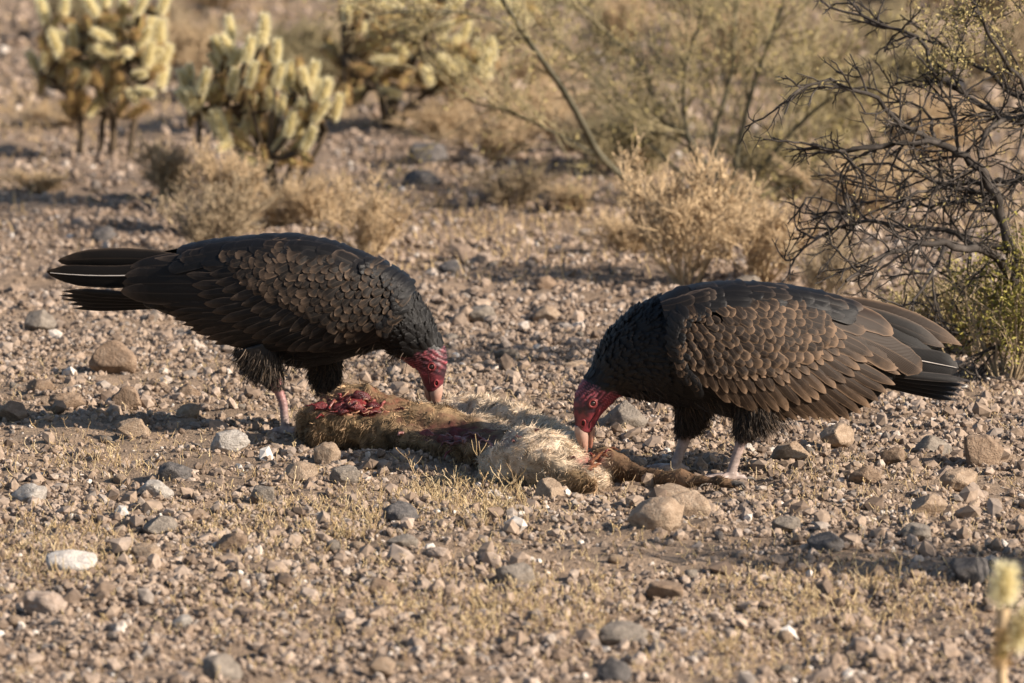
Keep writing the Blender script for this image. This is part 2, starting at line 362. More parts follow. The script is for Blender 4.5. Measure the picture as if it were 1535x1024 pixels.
def gravel(name, zones, label):
    """uncountable gravel: points carrying size, turn and shape for geometry-node copies"""
    P, Sc, Ro, Ix = [], [], [], []
    r = np.random.default_rng(5)
    for (y0, y1, dens, s0, s1, power) in zones:
        wmax = lambda y: (y + CAMD) * .0668 + .55 + .1 * np.clip(y - 1, 0, None)
        area = (y1 - y0) * 2 * wmax((y0 + y1) / 2); n = int(dens * area)
        y = r.uniform(y0, y1, n); x = r.uniform(-1, 1, n) * wmax(y)
        patch = vn(x / .33, y / .33, 31) * .5 + vn(x / .1, y / .1, 32) * .5
        keep = r.random(n) < np.clip(.60 + .95 * patch, .10, 1); x, y = x[keep], y[keep]; n = len(x)
        s = s0 * (s1 / s0) ** (r.random(n) ** power)
        sc = np.stack([s * r.uniform(.8, 1.25, n), s * r.uniform(.7, 1.1, n), s * r.uniform(.5, 1.0, n)], -1)
        P.append(np.stack([x, y, hfine(x, y) + sc[:, 2] * r.uniform(0, .85, n)], -1)); Sc.append(sc)
        Ro.append(np.stack([r.normal(0, .6, n), r.normal(0, .6, n), r.uniform(0, 6.28, n)], -1)); Ix.append(r.integers(0, 6, n))
    P, Sc, Ro, Ix = map(np.concatenate, (P, Sc, Ro, Ix))
    me = bpy.data.meshes.new(name); me.vertices.add(len(P)); me.vertices.foreach_set('co', P.ravel())
    for nm, ty, dat in (('scl', 'FLOAT_VECTOR', Sc), ('rot', 'FLOAT_VECTOR', Ro)):
        a = me.attributes.new(nm, ty, 'POINT'); a.data.foreach_set('vector', dat.ravel())
    a = me.attributes.new('shape', 'INT', 'POINT'); a.data.foreach_set('value', Ix.astype(np.int32))
    o = link(name, me); tag(o, label, 'gravel', kind='stuff')
    nt = bpy.data.node_groups.new('scatter_gravel', 'GeometryNodeTree')
    nt.interface.new_socket('Geometry', in_out='INPUT', socket_type='NodeSocketGeometry')
    nt.interface.new_socket('Geometry', in_out='OUTPUT', socket_type='NodeSocketGeometry')
    N = nt.nodes; L = nt.links
    gi, go, iop, jn = N.new('NodeGroupInput'), N.new('NodeGroupOutput'), N.new('GeometryNodeInstanceOnPoints'), N.new('GeometryNodeJoinGeometry')
    for k in range(6):
        ob = bpy.data.objects.new('gravel_source', rock_mesh('gravel_piece', 300 + k, 1, .9, [M['pebble']], 10))
        q = N.new('GeometryNodeObjectInfo'); q.inputs['Object'].default_value = ob; q.inputs['As Instance'].default_value = True
        L.new(q.outputs['Geometry'], jn.inputs[0])
    def attr(nm, ty):
        q = N.new('GeometryNodeInputNamedAttribute'); q.data_type = ty; q.inputs['Name'].default_value = nm
        return [s for s in q.outputs if s.enabled and s.name == 'Attribute'][0]
    L.new(gi.outputs[0], iop.inputs['Points']); L.new(jn.outputs[0], iop.inputs['Instance'])
    iop.inputs['Pick Instance'].default_value = True
    L.new(attr('shape', 'INT'), iop.inputs['Instance Index'])
    L.new(attr('rot', 'FLOAT_VECTOR'), iop.inputs['Rotation']); L.new(attr('scl', 'FLOAT_VECTOR'), iop.inputs['Scale'])
    L.new(iop.outputs[0], go.inputs[0])
    md = o.modifiers.new('scatter', 'NODES'); md.node_group = nt
    return o
gravel('gravel', [(-3.3, 2.4, 8200, .0026, .0060, 1.1), (-3.3, 2.4, 2500, .0052, .011, 1.7), (-3.3, 2.4, 240, .010, .020, 2.0),
                  (2.4, 7, 2600, .004, .008, 1.2), (2.4, 7, 700, .007, .015, 1.8), (7, 16, 260, .009, .022, 1.4), (2.4, 16, 5, .018, .030, 2)],
       'tan and grey gravel covering the desert floor')

# ------------------------------------------------------------------ vultures
def mat_feather(name, dark, edge, rough=.5, edge_power=5.0, tip_power=7.0):
    m, nt, b = new_mat(name, rough, .22)
    uv = nt.nodes.new('ShaderNodeUVMap'); sx = nt.nodes.new('ShaderNodeSeparateXYZ'); nt.links.new(uv.outputs[0], sx.inputs[0])
    def math_(op, a, c=None):
        q = nt.nodes.new('ShaderNodeMath'); q.operation = op
        for k, v in enumerate((a, c)):
            if v is None: continue
            if hasattr(v, 'is_output'): nt.links.new(v, q.inputs[k])
            else: q.inputs[k].default_value = v
        return q.outputs[0]
    v = math_('ABSOLUTE', math_('MULTIPLY_ADD', sx.outputs['Y'], 2.0)); v.node.inputs[0].links[0].from_node.inputs[2].default_value = -1.0
    tip = math_('POWER', sx.outputs['X'], tip_power)
    n = noise_node(nt, 55, 4); jit = math_('MULTIPLY', math_('SUBTRACT', n.outputs['Fac'], .5), .5)
    e = math_('ADD', math_('MAXIMUM', math_('POWER', v, edge_power), tip), jit)
    oi = nt.nodes.new('ShaderNodeObjectInfo'); e = math_('ADD', e, math_('MULTIPLY', math_('SUBTRACT', oi.outputs['Random'], .5), .5))
    r = ramp(nt, [(.25, dark), (.62, tuple(.6 * d + .4 * q for d, q in zip(dark, edge))), (1.0, tuple(1.12 * q for q in edge))]); nt.links.new(e, r.inputs[0])
    # shaft: a fine paler line down the middle
    sh = math_('LESS_THAN', v, .055); c = mix(nt, r.outputs[0], tuple(min(1, q * 1.1) for q in edge), math_('MULTIPLY', sh, .22))
    nt.links.new(c, b.inputs['Base Color'])
    # barbs
    ph = math_('ADD', math_('MULTIPLY', sx.outputs['X'], 190.0), math_('MULTIPLY', v, -55.0))
    add_bump(nt, b, math_('SINE', ph), .25, .0006)
    return m
M['feather_dark'] = mat_feather('feather_black_brown', (.009, .0073, .0064), (.078, .056, .041), .5)
M['feather_scale'] = mat_feather('feather_scalloped', (.0105, .0078, .006), (.105, .070, .046), .6, 3.0, 4.0)
M['feather_brown'] = mat_feather('feather_brown', (.024, .0145, .009), (.155, .099, .061), .55)
M['feather_brown_scale'] = mat_feather('feather_brown_scalloped', (.018, .0112, .0075), (.165, .105, .064), .6, 3.0, 4.0)
M['feather_black'] = mat_feather('feather_black', (.0065, .006, .006), (.022, .019, .018), .45)
M['feather_tail'] = mat_feather('feather_tail', (.008, .007, .0065), (.055, .047, .042), .5)
M['shaft'] = mat_noise('feather_shaft', [(.3, (.45, .40, .36)), (.7, (.62, .57, .52))], 30, .4, 0)
M['bird_skin'] = mat_attr('bird_skin', .5, .4, 260, .35, .001, var=.3, vscale=110)
M['plume'] = mat_attr('bird_plume', .65, .25, var=.3, vscale=80)
M['beak'] = mat_attr('beak_horn', .35, .5, 150, .15, .0006, var=.18, vscale=140)
M['eye'] = mat_noise('eye', [(.3, (.012, .008, .007)), (.7, (.03, .015, .012))], 60, .08, 0, spec=.6)
M['claw'] = mat_noise('claw', [(.3, (.05, .045, .04)), (.7, (.16, .14, .12))], 80, .5, 0)

def loft(buf, rings, nseg=28, cap=True, power=2.0):
    """rings: (top point, bottom point, half depth vector length) in world, ring plane holds the depth axis Y"""
    a = np.arange(nseg) / nseg * 2 * np.pi; n = len(rings); V = []
    ca = np.sign(np.cos(a)) * np.abs(np.cos(a)) ** (2 / power); sa = np.sign(np.sin(a)) * np.abs(np.sin(a)) ** (2 / power)
    for T, Bt, h in rings:
        c = (T + Bt) / 2; u = (T - Bt) / 2
        V.append(c + ca[:, None] * u + sa[:, None] * np.array([0, -h, 0]))
    V = np.concatenate(V)
    F = [[i * nseg + k, i * nseg + (k + 1) % nseg, (i + 1) * nseg + (k + 1) % nseg, (i + 1) * nseg + k] for i in range(n - 1) for k in range(nseg)]
    F += [list(range(nseg))[::-1], list(range((n - 1) * nseg, n * nseg))]
    buf.add(V, [f for f in F if len(f) == 4]); b = buf.n - len(V)
    buf.f += [[q + b for q in f] for f in F[-2:]]
def smooth_rings(R, k=3):
    """densify a ring table by Catmull-Rom"""
    R = np.asarray(R, float); out = []
    for i in range(len(R) - 1):
        p0, p1, p2, p3 = R[max(i - 1, 0)], R[i], R[i + 1], R[min(i + 2, len(R) - 1)]
        for j in range(k):
            t = j / k
            out.append(.5 * (2 * p1 + (p2 - p0) * t + (2 * p0 - 5 * p1 + 4 * p2 - p3) * t * t + (3 * p1 - p0 - 3 * p2 + p3) * t ** 3))
    out.append(R[-1]); return np.array(out)
def remeshed(buf, voxel, smooth=4):
    o = link('temp', buf.mesh('temp')); md = o.modifiers.new('r', 'REMESH'); md.mode = 'VOXEL'; md.voxel_size = voxel
    s = o.modifiers.new('s', 'SMOOTH'); s.factor = .5; s.iterations = smooth
    dg = bpy.context.evaluated_depsgraph_get(); dg.update(); me = bpy.data.meshes.new_from_object(o.evaluated_get(dg))
    old = o.data; bpy.data.objects.remove(o); bpy.data.meshes.remove(old)
    V = np.empty(len(me.vertices) * 3); me.vertices.foreach_get('co', V); N = np.empty(len(me.vertices) * 3); me.vertices.foreach_get('normal', N)
    F = [list(p.vertices) for p in me.polygons]; bpy.data.meshes.remove(me)
    return V.reshape(-1, 3), N.reshape(-1, 3), F
def seg_dist(P, A, Bp):
    d = Bp - A; t = np.clip(((P - A) @ d) / (d @ d), 0, 1); return np.linalg.norm(P - A - t[:, None] * d, axis=1), t

TT = np.array([0, .15, .32, .5, .66, .78, .87, .935, .975, 1.0])
VV = np.array([-1, -.62, -.22, 0, .22, .62, 1])
def feather(surf, base, tip, width, o0, o1, camber=.0016, bend=0.0, pointed=0.0, sag=0.0, seed=0):
    """blade laid on a surface: returns verts, faces, uvs. base/tip/width in photo pixels on that surface"""
    base = np.array(base, float); tip = np.array(tip, float); d = tip - base; L = np.linalg.norm(d); d /= L; pr = np.array([-d[1], d[0]])
    w = .62 + .38 * np.clip(TT / .35, 0, 1); k = np.clip((TT - .70) / .30, 0, 1)
    w = w * np.where(TT > .70, (1 - k ** 2) ** (.5 + .5 * pointed) * (1 - pointed * .35 * k), 1) * width / 2
    c = base + d * (TT * L)[:, None] + pr * (bend * L * 4 * TT * (1 - TT))[:, None]
    wr_ = np.random.default_rng(seed + 9).normal(0, .07, (len(TT), 2)); wr_[:3] *= .3; sidew = np.where(VV[None] < 0, 1 + wr_[:, :1], 1 + wr_[:, 1:])
    P = c[:, None] + pr[None, None] * (w[:, None] * VV[None] * sidew)[..., None]
    W0 = surf(P[..., 0], P[..., 1]); e = 1.5
    Wx = surf(P[..., 0] + e, P[..., 1]) - W0; Wy = surf(P[..., 0], P[..., 1] + e) - W0
    N = np.cross(Wx, Wy); N /= np.linalg.norm(N, axis=-1)[..., None] + 1e-12
    N = np.where(N[..., 1:2] > 0, -N, N)
    rr = np.random.default_rng(seed)
    off = o0 + (o1 - o0) * TT[:, None] + camber * (1 - VV[None] ** 2) * (w / (width / 2))[:, None] + sag * TT[:, None] * VV[None] + rr.normal(0, .00025, (len(TT), len(VV)))
    V = W0 + N * off[..., None]
    n, m = len(TT), len(VV)
    F = [[i * m + j, i * m + j + 1, (i + 1) * m + j + 1, (i + 1) * m + j] for i in range(n - 1) for j in range(m - 1)]
    U = np.stack(np.broadcast_arrays(TT[:, None], (VV[None] + 1) / 2), -1).reshape(-1, 2)
    return V.reshape(-1, 3), F, U

def in_poly(x, y, poly):
    ins = False; n = len(poly)
    for i in range(n):
        x1, y1 = poly[i]; x2, y2 = poly[(i + 1) % n]
        if (y1 > y) != (y2 > y) and x < (x2 - x1) * (y - y1) / (y2 - y1) + x1: ins = not ins
    return ins

def vulture(D):
    Yc = D['Y']; root_loc = D['root']
    root = thing('turkey_vulture', D['label'], 'vulture', tuple(root_loc), 'vultures feeding on the carcass')
    O = np.array(root_loc)
    # --- body: trunk, neck, head and legs grown into one surface
    def ring(r, yc=Yc): return (at(r[0], r[1], yc), at(r[2], r[3], yc), r[4] * S)
    buf = Buf(); tr = smooth_rings(D['trunk'], 3); loft(buf, [ring(q) for q in tr]); hd = smooth_rings(D['head'], 3); nf = np.interp(np.arange(len(hd)), [0, 6, 9, 18, len(hd) - 1], [1, 1, .93, .93, .98]); mid = (hd[:, :2] + hd[:, 2:4]) / 2; hd[:, :2] = mid + (hd[:, :2] - mid) * nf[:, None]; hd[:, 2:4] = mid + (hd[:, 2:4] - mid) * nf[:, None]; loft(buf, [ring(q) for q in hd])
    legs = []
    for lg in D['legs']:
        th = [(at(a, b, y), w * S) for a, b, y, w in lg['thigh']]; ta = [(at(a, b, y), w * S) for a, b, y, w in lg['tarsus']]
        ta[-1][0][2] = max(ta[-1][0][2], float(hgt(ta[-1][0][0], ta[-1][0][1])) + .008)
        for chain in (th, ta): tube(buf, [c[0] for c in chain], [c[1] * (1 if chain is th else .88) for c in chain], 12, cap=True)
        foot = ta[-1][0]; legs.append((th, ta, foot, lg))
        for ang, ln in lg['toes']:
            dr = np.array([math.cos(ang), math.sin(ang), 0]); q = [foot + [0, 0, .002]]
            for f, zz in ((.35, .012), (.7, .010), (1.0, .004)):
                e = foot + dr * ln * f; e[2] = float(hgt(e[0], e[1])) + zz; q.append(e)
            tube(buf, q, [.0085, .007, .006, .004], 8, cap=True)
    # close tube ends so the voxel grid sees volumes
    V, N, F = remeshed(buf, .0031, 4)
    px, py = to_px(V)
    # region weights
    hp = [at((q[0] + q[2]) / 2, (q[1] + q[3]) / 2, Yc) for q in D['head']]
    axis_d = hp[-1] - hp[0]; axis_d /= np.linalg.norm(axis_d)
    dh = np.min([seg_dist(V, hp[i], hp[i + 1])[0] for i in range(len(hp) - 1)], axis=0); along = (V - hp[0]) @ axis_d
    is_head = (along > D.get('bare', .004) + .005 * vn(px / 5, py / 5, 21)) & (dh < .055)
    leg_d = np.full(len(V), 9.0)
    for th, ta, foot, lg in legs:
        for i in range(len(ta) - 1): leg_d = np.minimum(leg_d, seg_dist(V, ta[i][0], ta[i + 1][0])[0])
        leg_d = np.minimum(leg_d, np.where(V[:, 2] < foot[2] + .02, np.linalg.norm(V - foot, axis=1) * .2, 9))
    is_leg = leg_d < .0165
    r = np.random.default_rng(D['seed'])
    C = np.tile(np.array([.010, .0085, .008]), (len(V), 1)) * (1 + .3 * vn(V[:, 0] / .02, V[:, 2] / .02, 4))[:, None]
    red = np.array([.225, .036, .046]); dk = np.array([.030, .011, .017])
    nz = .7 * vn(px / 9, py / 9, 3) + .5 * vn(px / 4, py / 4, 13); ex, ey = D['eye']
    fe = np.clip(1 - np.hypot((px - ex) / 20, (py - ey - 3) / 18), 0, 1)
    crown = np.clip((D['crown'](px, py)) / 14 + .1, 0, 1)
    mixk = np.clip(.32 + .85 * nz + .75 * np.clip(1 - along / .045, 0, 1) * .8 + .95 * fe + .4 * crown, 0, 1)[:, None]
    hc = red * (1 - mixk) + dk * mixk
    wr = np.sin(along / .0034 * 2 * np.pi / 1.25 + 1.6 * vn(px / 9, py / 9, 6) + D['tilt'] * (px - ex) / 6.0); wm = np.clip((.062 - along) / .02, 0, 1) * is_head
    hc = hc * (1 + .8 * np.clip(wr, -.8, 1) * wm)[:, None] + np.array([.16, .08, .08]) * (np.clip(wr - .35, 0, 1) * wm)[:, None]
    C[is_head] = hc[is_head]
    lt = np.clip((V[:, 2] - .03) / .10, 0, 1)[:, None]; lc = D['legcol'][0] * (1 - lt) + D['legcol'][1] * lt
    C[is_leg] = (lc * (1 + .25 * vn(px / 4, py / 4, 9))[:, None])[is_leg]
    V = V + N * (wm * wr * .0016)[:, None]                                   # wrinkled nape
    V = V + N * (is_leg * .0008 * np.sin(V[:, 2] / .0052 * 2 * np.pi))[:, None]   # leg scutes
    link('body', mesh_np('body', V - O, F, True, C, None, [M['bird_skin']]), root)
    def surf_pt(x, y, rad=3.5):
        dd_ = np.hypot(px - x, py - y); k = np.where(dd_ < max(rad, dd_.min() + 1.5))[0]; j = k[np.argmin(V[k, 1])]; return V[j], N[j]
    # --- beak: hooked upper half and lower half
    for nm, rings, cA, cB in (('beak', D['beak'], (.40, .29, .235), (.33, .15, .10)), ('lower_beak', D['jaw'], (.30, .19, .14), (.30, .12, .08))):
        b = Buf(); rr = smooth_rings(rings, 4); loft(b, [ring(q) for q in rr], 16)
        VB = np.concatenate(b.v); _, yb = to_px(VB); t = np.clip((yb - yb.min()) / (np.ptp(yb) + 1e-6), 0, 1)[:, None]
        link(nm, mesh_np(nm, VB - O, b.f, True, np.array(cA) * (1 - t) + np.array(cB) * t, None, [M['beak']]), root)
    # --- eye with its lid ring, nostril
    for sgn in (1, -1):
        p, n = surf_pt(ex, ey); p = p.copy(); n = n.copy()
        if sgn < 0: p[1] = 2 * Yc - p[1]; n[1] = -n[1]
        bm = bmesh.new(); bmesh.ops.create_uvsphere(bm, u_segments=14, v_segments=10, radius=.0052); me = bpy.data.meshes.new('eye'); bm.to_mesh(me); bm.free()
        me.polygons.foreach_set('use_smooth', np.ones(len(me.polygons), bool)); me.materials.append(M['eye'])
        eo = link('eye', me, root, tuple(p - O - n * .0022))
        b = Buf(); u = np.cross(n, [0, 0, 1.0]); u /= np.linalg.norm(u); w = np.cross(n, u); a = np.linspace(0, 2 * np.pi, 22)
        for rad, th, up, col in ((.0062, .0016, .0004, (.22, .04, .04)), (.0084, .0012, -.0006, (.13, .022, .025))):
            tube(b, p - O + n * up + rad * (np.cos(a)[:, None] * u + 1.05 * np.sin(a)[:, None] * w), th, 7, col)
        link('eyelid', b.mesh('eyelid', [M['bird_skin']]), root)
        p2, n2 = surf_pt(*D['nostril']); p2 = p2.copy(); n2 = n2.copy()
        if sgn < 0: p2[1] = 2 * Yc - p2[1]; n2[1] = -n2[1]
        b = Buf(); u = np.cross(n2, [1.0, 0, 0]); u /= np.linalg.norm(u); w = np.cross(n2, u)
        tube(b, p2 - O + n2 * .0006 + .0052 * (np.cos(a)[:, None] * u * 1.25 + np.sin(a)[:, None] * w * .8), .0015, 7, (.22, .03, .034))
        tube(b, [p2 - O - n2 * .001, p2 - O + n2 * .0004, p2 - O + n2 * .0007], [.0042, .004, .0002], 10, (.03, .006, .006))
        link('nostril', b.mesh('nostril', [M['bird_skin']]), root)
    # --- the line of the mouth
    gp = D['gape']; b = Buf(); q = np.array([surf_pt(x, y, 4)[0] + np.array([0, -.0004, 0]) for x, y in gp]); q = smooth_rings(q, 3)
    tube(b, q - O, np.linspace(.0008, .0013, len(q)), 6, (.035, .008, .010)); link('mouth_line', b.mesh('mouth_line', [M['bird_skin']]), root)
    # --- claws
    for th, ta, foot, lg in legs:
        for ang, ln in lg['toes']:
            b = Buf(); dr = np.array([math.cos(ang), math.sin(ang), 0]); q = foot + dr * ln * .97; z0 = float(hgt(q[0], q[1]))
            tube(b, np.array([[*q[:2], z0 + .006], [*(q + dr * .009)[:2], z0 + .007], [*(q + dr * .017)[:2], z0 + .001]]) - O, [.004, .003, .0006], 7)
            link('claw', b.mesh('claw', [M['claw']]), root)
    # --- wing surface: the bulge of the folded wing over the flank
    env = np.array(D['env'], float); order = np.argsort(env[:, 0]); env = env[order]
    def depth(x, y):
        T = np.interp(x, env[:, 0], env[:, 1]); Bm = np.interp(x, env[:, 0], env[:, 2]); H = np.interp(x, env[:, 0], env[:, 3])
        v = np.clip((y - (T + Bm) / 2) / ((Bm - T) / 2), -.985, .985); return H * (1 - np.abs(v) ** 2.3) ** (1 / 2.3) * S
    wing_surf = lambda x, y: at(x, y, Yc - depth(x, y))
    poly = D['wing']; pxs = [p[0] for p in poly]; gx = np.linspace(min(pxs), max(pxs), 44)
    tops, bots = [], []
    for x in gx:
        hits = []
        for i in range(len(poly)):
            (x1, y1), (x2, y2) = poly[i], poly[(i + 1) % len(poly)]
            if (x1 - x) * (x2 - x) <= 0 and x1 != x2: hits.append(y1 + (y2 - y1) * (x - x1) / (x2 - x1))
        tops.append(min(hits)); bots.append(max(hits))
    tt = np.linspace(0, 1, 20); PX = np.repeat(gx[:, None], 20, 1); PY = np.array(tops)[:, None] * (1 - tt) + np.array(bots)[:, None] * tt
    WV = wing_surf(PX, PY).reshape(-1, 3) + [0, .004, 0]
    WF = [[i * 20 + j, i * 20 + j + 1, (i + 1) * 20 + j + 1, (i + 1) * 20 + j] for i in range(43) for j in range(19)]
    wing = link('wing', mesh_np('wing', WV - O, WF, True, np.tile([.009, .0075, .007], (len(WV), 1)), None, [M['plume']]), root)
    mirror = Buf(); mu = []
    def put(nm, surf, base, tip, w, o0, o1, mat, parent, both=True, **kw):
        kw.setdefault('seed', int(abs(base[0] * 7 + tip[1] * 13)))
        FV, FF, U = feather(surf, base, tip, w, o0, o1, **kw)
        o = link(nm, mesh_np(nm, FV - O, FF, True, None, U, [M[mat]]), parent)
        if both:
            MV = FV.copy(); MV[:, 1] = 2 * Yc - MV[:, 1]; mirror.add(MV, FF); mu.append(U)
        return o
    jit = lambda s: float(r.normal(0, s))
    for row in D['rows']:                                     # flight feathers and large coverts, deepest row first
        nm, mat, lay, items = row
        for k, it in enumerate(items):
            b0, t0, w = it[0], it[1], it[2]; kw = it[3] if len(it) > 3 else {}
            put(nm, wing_surf, b0, (t0[0] + jit(1.5), t0[1] + jit(1.0)), w * (1 + jit(.04)), lay + .0004 * (k % 2), lay + .0024, mat, wing,
                camber=.0013, bend=kw.get('bend', 0.0) + jit(.012), sag=kw.get('sag', .0012), pointed=kw.get('pointed', 0.0))
    fl = D['flow']; poly = D['scales']; xs_ = [p[0] for p in poly]; ys_ = [p[1] for p in poly]
    sa, sc_ = D['spacing']; n_sc = 0
    base_dir = np.array([math.cos(fl(np.mean(xs_), np.mean(ys_))), math.sin(fl(np.mean(xs_), np.mean(ys_)))]); cr = np.array([-base_dir[1], base_dir[0]]); ctr = np.array([np.mean(xs_), np.mean(ys_)])
    for i in range(-32, 33):
        for j in range(-28, 29):
            q = ctr + base_dir * i * sa + cr * (j + .5 * (i % 2)) * sc_ + np.array([jit(1.6), jit(1.6)])
            if not in_poly(q[0], q[1], poly): continue
            an = fl(q[0], q[1]) + jit(.15); dv = np.array([math.cos(an), math.sin(an)])
            front = np.clip(abs(q[0] - D['shoulder'][0]) / 150, 0.0, 1.0); L = (17 + 15 * front) * (1 + jit(.12)); w = (9.5 + 8.5 * front) * (1 + jit(.10))
            put('covert_feather', wing_surf, q - dv * L * .45, q + dv * L * .55, w, .0072, min(.0118, .0085 + .0001 * max(0, q[1] - np.interp(q[0], env[:, 0], env[:, 1]))), D['scale_mat'], wing, both=q[1] > np.interp(q[0], env[:, 0], env[:, 1]) + 42, camber=.0014, sag=jit(.0008), bend=jit(.03)); n_sc += 1
    # mantle over the back and the fringe where neck plumage laps over the shoulder
    Tl = lambda x: np.interp(x, env[:, 0], env[:, 1]); tail = -D['face']
    x0, x1 = D['mantle']
    for off in (9, 20, 31):
        for k in range(13):
            x = x0 + (x1 - x0) * k / 12 + jit(4); y = Tl(x) + off + jit(2); L = 44 + 22 * k / 12 + jit(4); xe = x + tail * L
            put('back_feather', wing_surf, (x, y), (xe, Tl(xe) + off * 1.05 + 2), 19 + jit(1.5), (.004, .0085)[off > 12] - .00005 * off, (.006, .0118)[off > 12] - .00005 * off, ('feather_black', 'feather_black', 'feather_dark')[int(r.integers(3))], root, both=False, camber=.0015, sag=jit(.001), bend=jit(.03))
    sh = smooth_rings(np.array(D['front_edge'], float), 6)
    for rowi in range(2):
        for q in sh:
            a = fl(q[0], q[1]) + jit(.25); dv = np.array([math.cos(a), math.sin(a)]); q = q + dv * (4 - rowi * 9) + [jit(2), jit(2)]; L = 22 + jit(2)
            put('shoulder_feather', wing_surf, q - dv * L * .5, q + dv * L * .5, 12 + jit(1), .009, .0135, ('feather_black', D['scale_mat'])[int(r.random() < .25)], root, both=False, camber=.0015, bend=jit(.04))
    for nm, mat, base, tip, w, yy, kw in D['loose']:           # tail fan, wing tips, mantle plumes: at their own depth
        sf = lambda x, y, yy=yy: at(x, y, Yc + yy + 0 * np.asarray(x, float))
        if kw.pop('on_back', False): sf = lambda x, y, yy=yy: at(x, y, Yc - np.maximum(depth(x, y) * .8, .004) + yy)
        so_ = put(nm, sf, base, tip, w, 0, .001, mat, root, False, camber=kw.get('camber', .003), bend=kw.get('bend', 0), pointed=kw.get('pointed', .3), sag=kw.get('sag', .004))
        if kw.get('shaft'):
            b = Buf(); tq = np.linspace(.1, .97, 8); bb = np.array(base, float); ti = np.array(tip, float); dd = ti - bb; prp = np.array([-dd[1], dd[0]])
            cc = bb + dd * tq[:, None] + prp * (kw.get('bend', 0) * 4 * tq * (1 - tq))[:, None]
            tube(b, sf(cc[:, 0], cc[:, 1]) + [0, -.0048, 0] - O, np.linspace(.0016, .0006, 8), 6); link('shaft', b.mesh('shaft', [M['shaft']]), so_)
    MU = np.concatenate(mu); fw = link('far_wing', mesh_np('far_wing', np.concatenate(mirror.v) - O, mirror.f, True, None, MU, [M[D['mirror_mat']]]), root)
    fw['kind'] = 'stuff'
    # --- contour feathers of neck, breast, belly and back
    tp = [at((q[0] + q[2]) / 2, (q[1] + q[3]) / 2, Yc) for q in D['trunk']]
    thd = np.min([seg_dist(V, th[i][0], th[i + 1][0])[0] for th, _, _, _ in legs for i in (1, 2)], axis=0); ids = np.where(~is_head & ~is_leg & (thd > .066) & (np.abs(px - D['trunk'][0][0]) > 34))[0]; pw = np.where(np.abs(px[ids] - (D['head'][0][0] + D['head'][0][2]) / 2) < 75, 3.0, 1.0); ids = r.choice(ids, D.get('nplume', 1150), replace=False, p=pw / pw.sum())
    b = Buf(); U = []
    tm = np.array([0, .35, .7, .9, 1.0]); wm_ = np.array([.6, 1, .9, .55, .08]); vm = np.array([-1, 0, 1])
    for j in ids:
        p = V[j]; n = N[j]; k = int(np.argmin([np.linalg.norm(p - q) for q in tp])); k = min(max(k, 1), len(tp) - 1)
        d = tp[k - 1] - tp[k]; d = d / np.linalg.norm(d) + r.normal(0, .16, 3) + np.array([0, 0, -.25]); d -= n * (d @ n); d /= np.linalg.norm(d) + 1e-9; s = np.cross(n, d)
        neck = k >= D['neck_from']; L = r.uniform(.018, .026) if neck else r.uniform(.026, .042); w = L * r.uniform(.24, .34)
        c = p[None] + d * (tm * L)[:, None] + n * (.0012 + (.0042 if neck else .0024) * tm ** 1.6 * r.uniform(.5, 1.3))[:, None]
        G_ = c[:, None] + s[None, None] * (wm_[:, None] * w * vm[None])[..., None] + n * (.0016 * (1 - vm ** 2))[None, :, None] - n * ((wm_[:, None] * w * vm[None]) ** 2 / .075 + (tm[:, None] * L) ** 2 / .30 * (not neck))[..., None]
        b.add(G_.reshape(-1, 3) - O, [[i * 3 + q, i * 3 + q + 1, (i + 1) * 3 + q + 1, (i + 1) * 3 + q] for i in range(4) for q in range(2)])
        U.append(np.stack(np.broadcast_arrays(tm[:, None], (vm[None] + 1) / 2), -1).reshape(-1, 2))
    o = link('contour_plumage', mesh_np('contour_plumage', np.concatenate(b.v), b.f, True, None, np.concatenate(U), [M['feather_black']]), root); o['kind'] = 'stuff'
    # --- loose downy plumes on thighs and belly
    b = Buf(); Pp, Dd, Ll = [], [], []
    for th, ta, foot, lg in legs:
        for i in range(len(th) - 1):
            for _ in range((900, 1400, 600)[i]):
                t = r.random(); c = th[i][0] * (1 - t) + th[i + 1][0] * t; rad = th[i][1] * (1 - t) + th[i + 1][1] * t
                a = r.uniform(0, 6.28); n = np.array([math.cos(a), math.sin(a), 0]); Pp.append(c + n * rad * .9)
                Dd.append(n * .5 + np.array([D['face'] * -.30, 0, -1.0]) + r.normal(0, .22, 3)); Ll.append(r.uniform(.010, .024) * (1 if i < 2 else .45))
    for (x, y, n_) in D['down']:
        for _ in range(n_):
            p, n = surf_pt(x + jit(9), y + jit(5), 8); q = p.copy()
            if r.random() < .4: q[1] = 2 * Yc - q[1]
            Pp.append(q); Dd.append(np.array([-D['face'] * .55, r.normal(0, .3), -.8]) + r.normal(0, .25, 3)); Ll.append(r.uniform(.02, .045))
    Pp, Dd, Ll = np.array(Pp), np.array(Dd), np.array(Ll)
    cc = np.array([.014, .011, .009]) + r.random((len(Pp), 1)) ** 2.0 * np.array([.12, .082, .053])
    strands(b, Pp - O, Dd, Ll, .0007, .15, .12, cc, 3); o = link('leg_down', b.mesh('leg_down', [M['plume']]), root); o['kind'] = 'stuff'
    return root

def G3(px, py): return G(px, py)
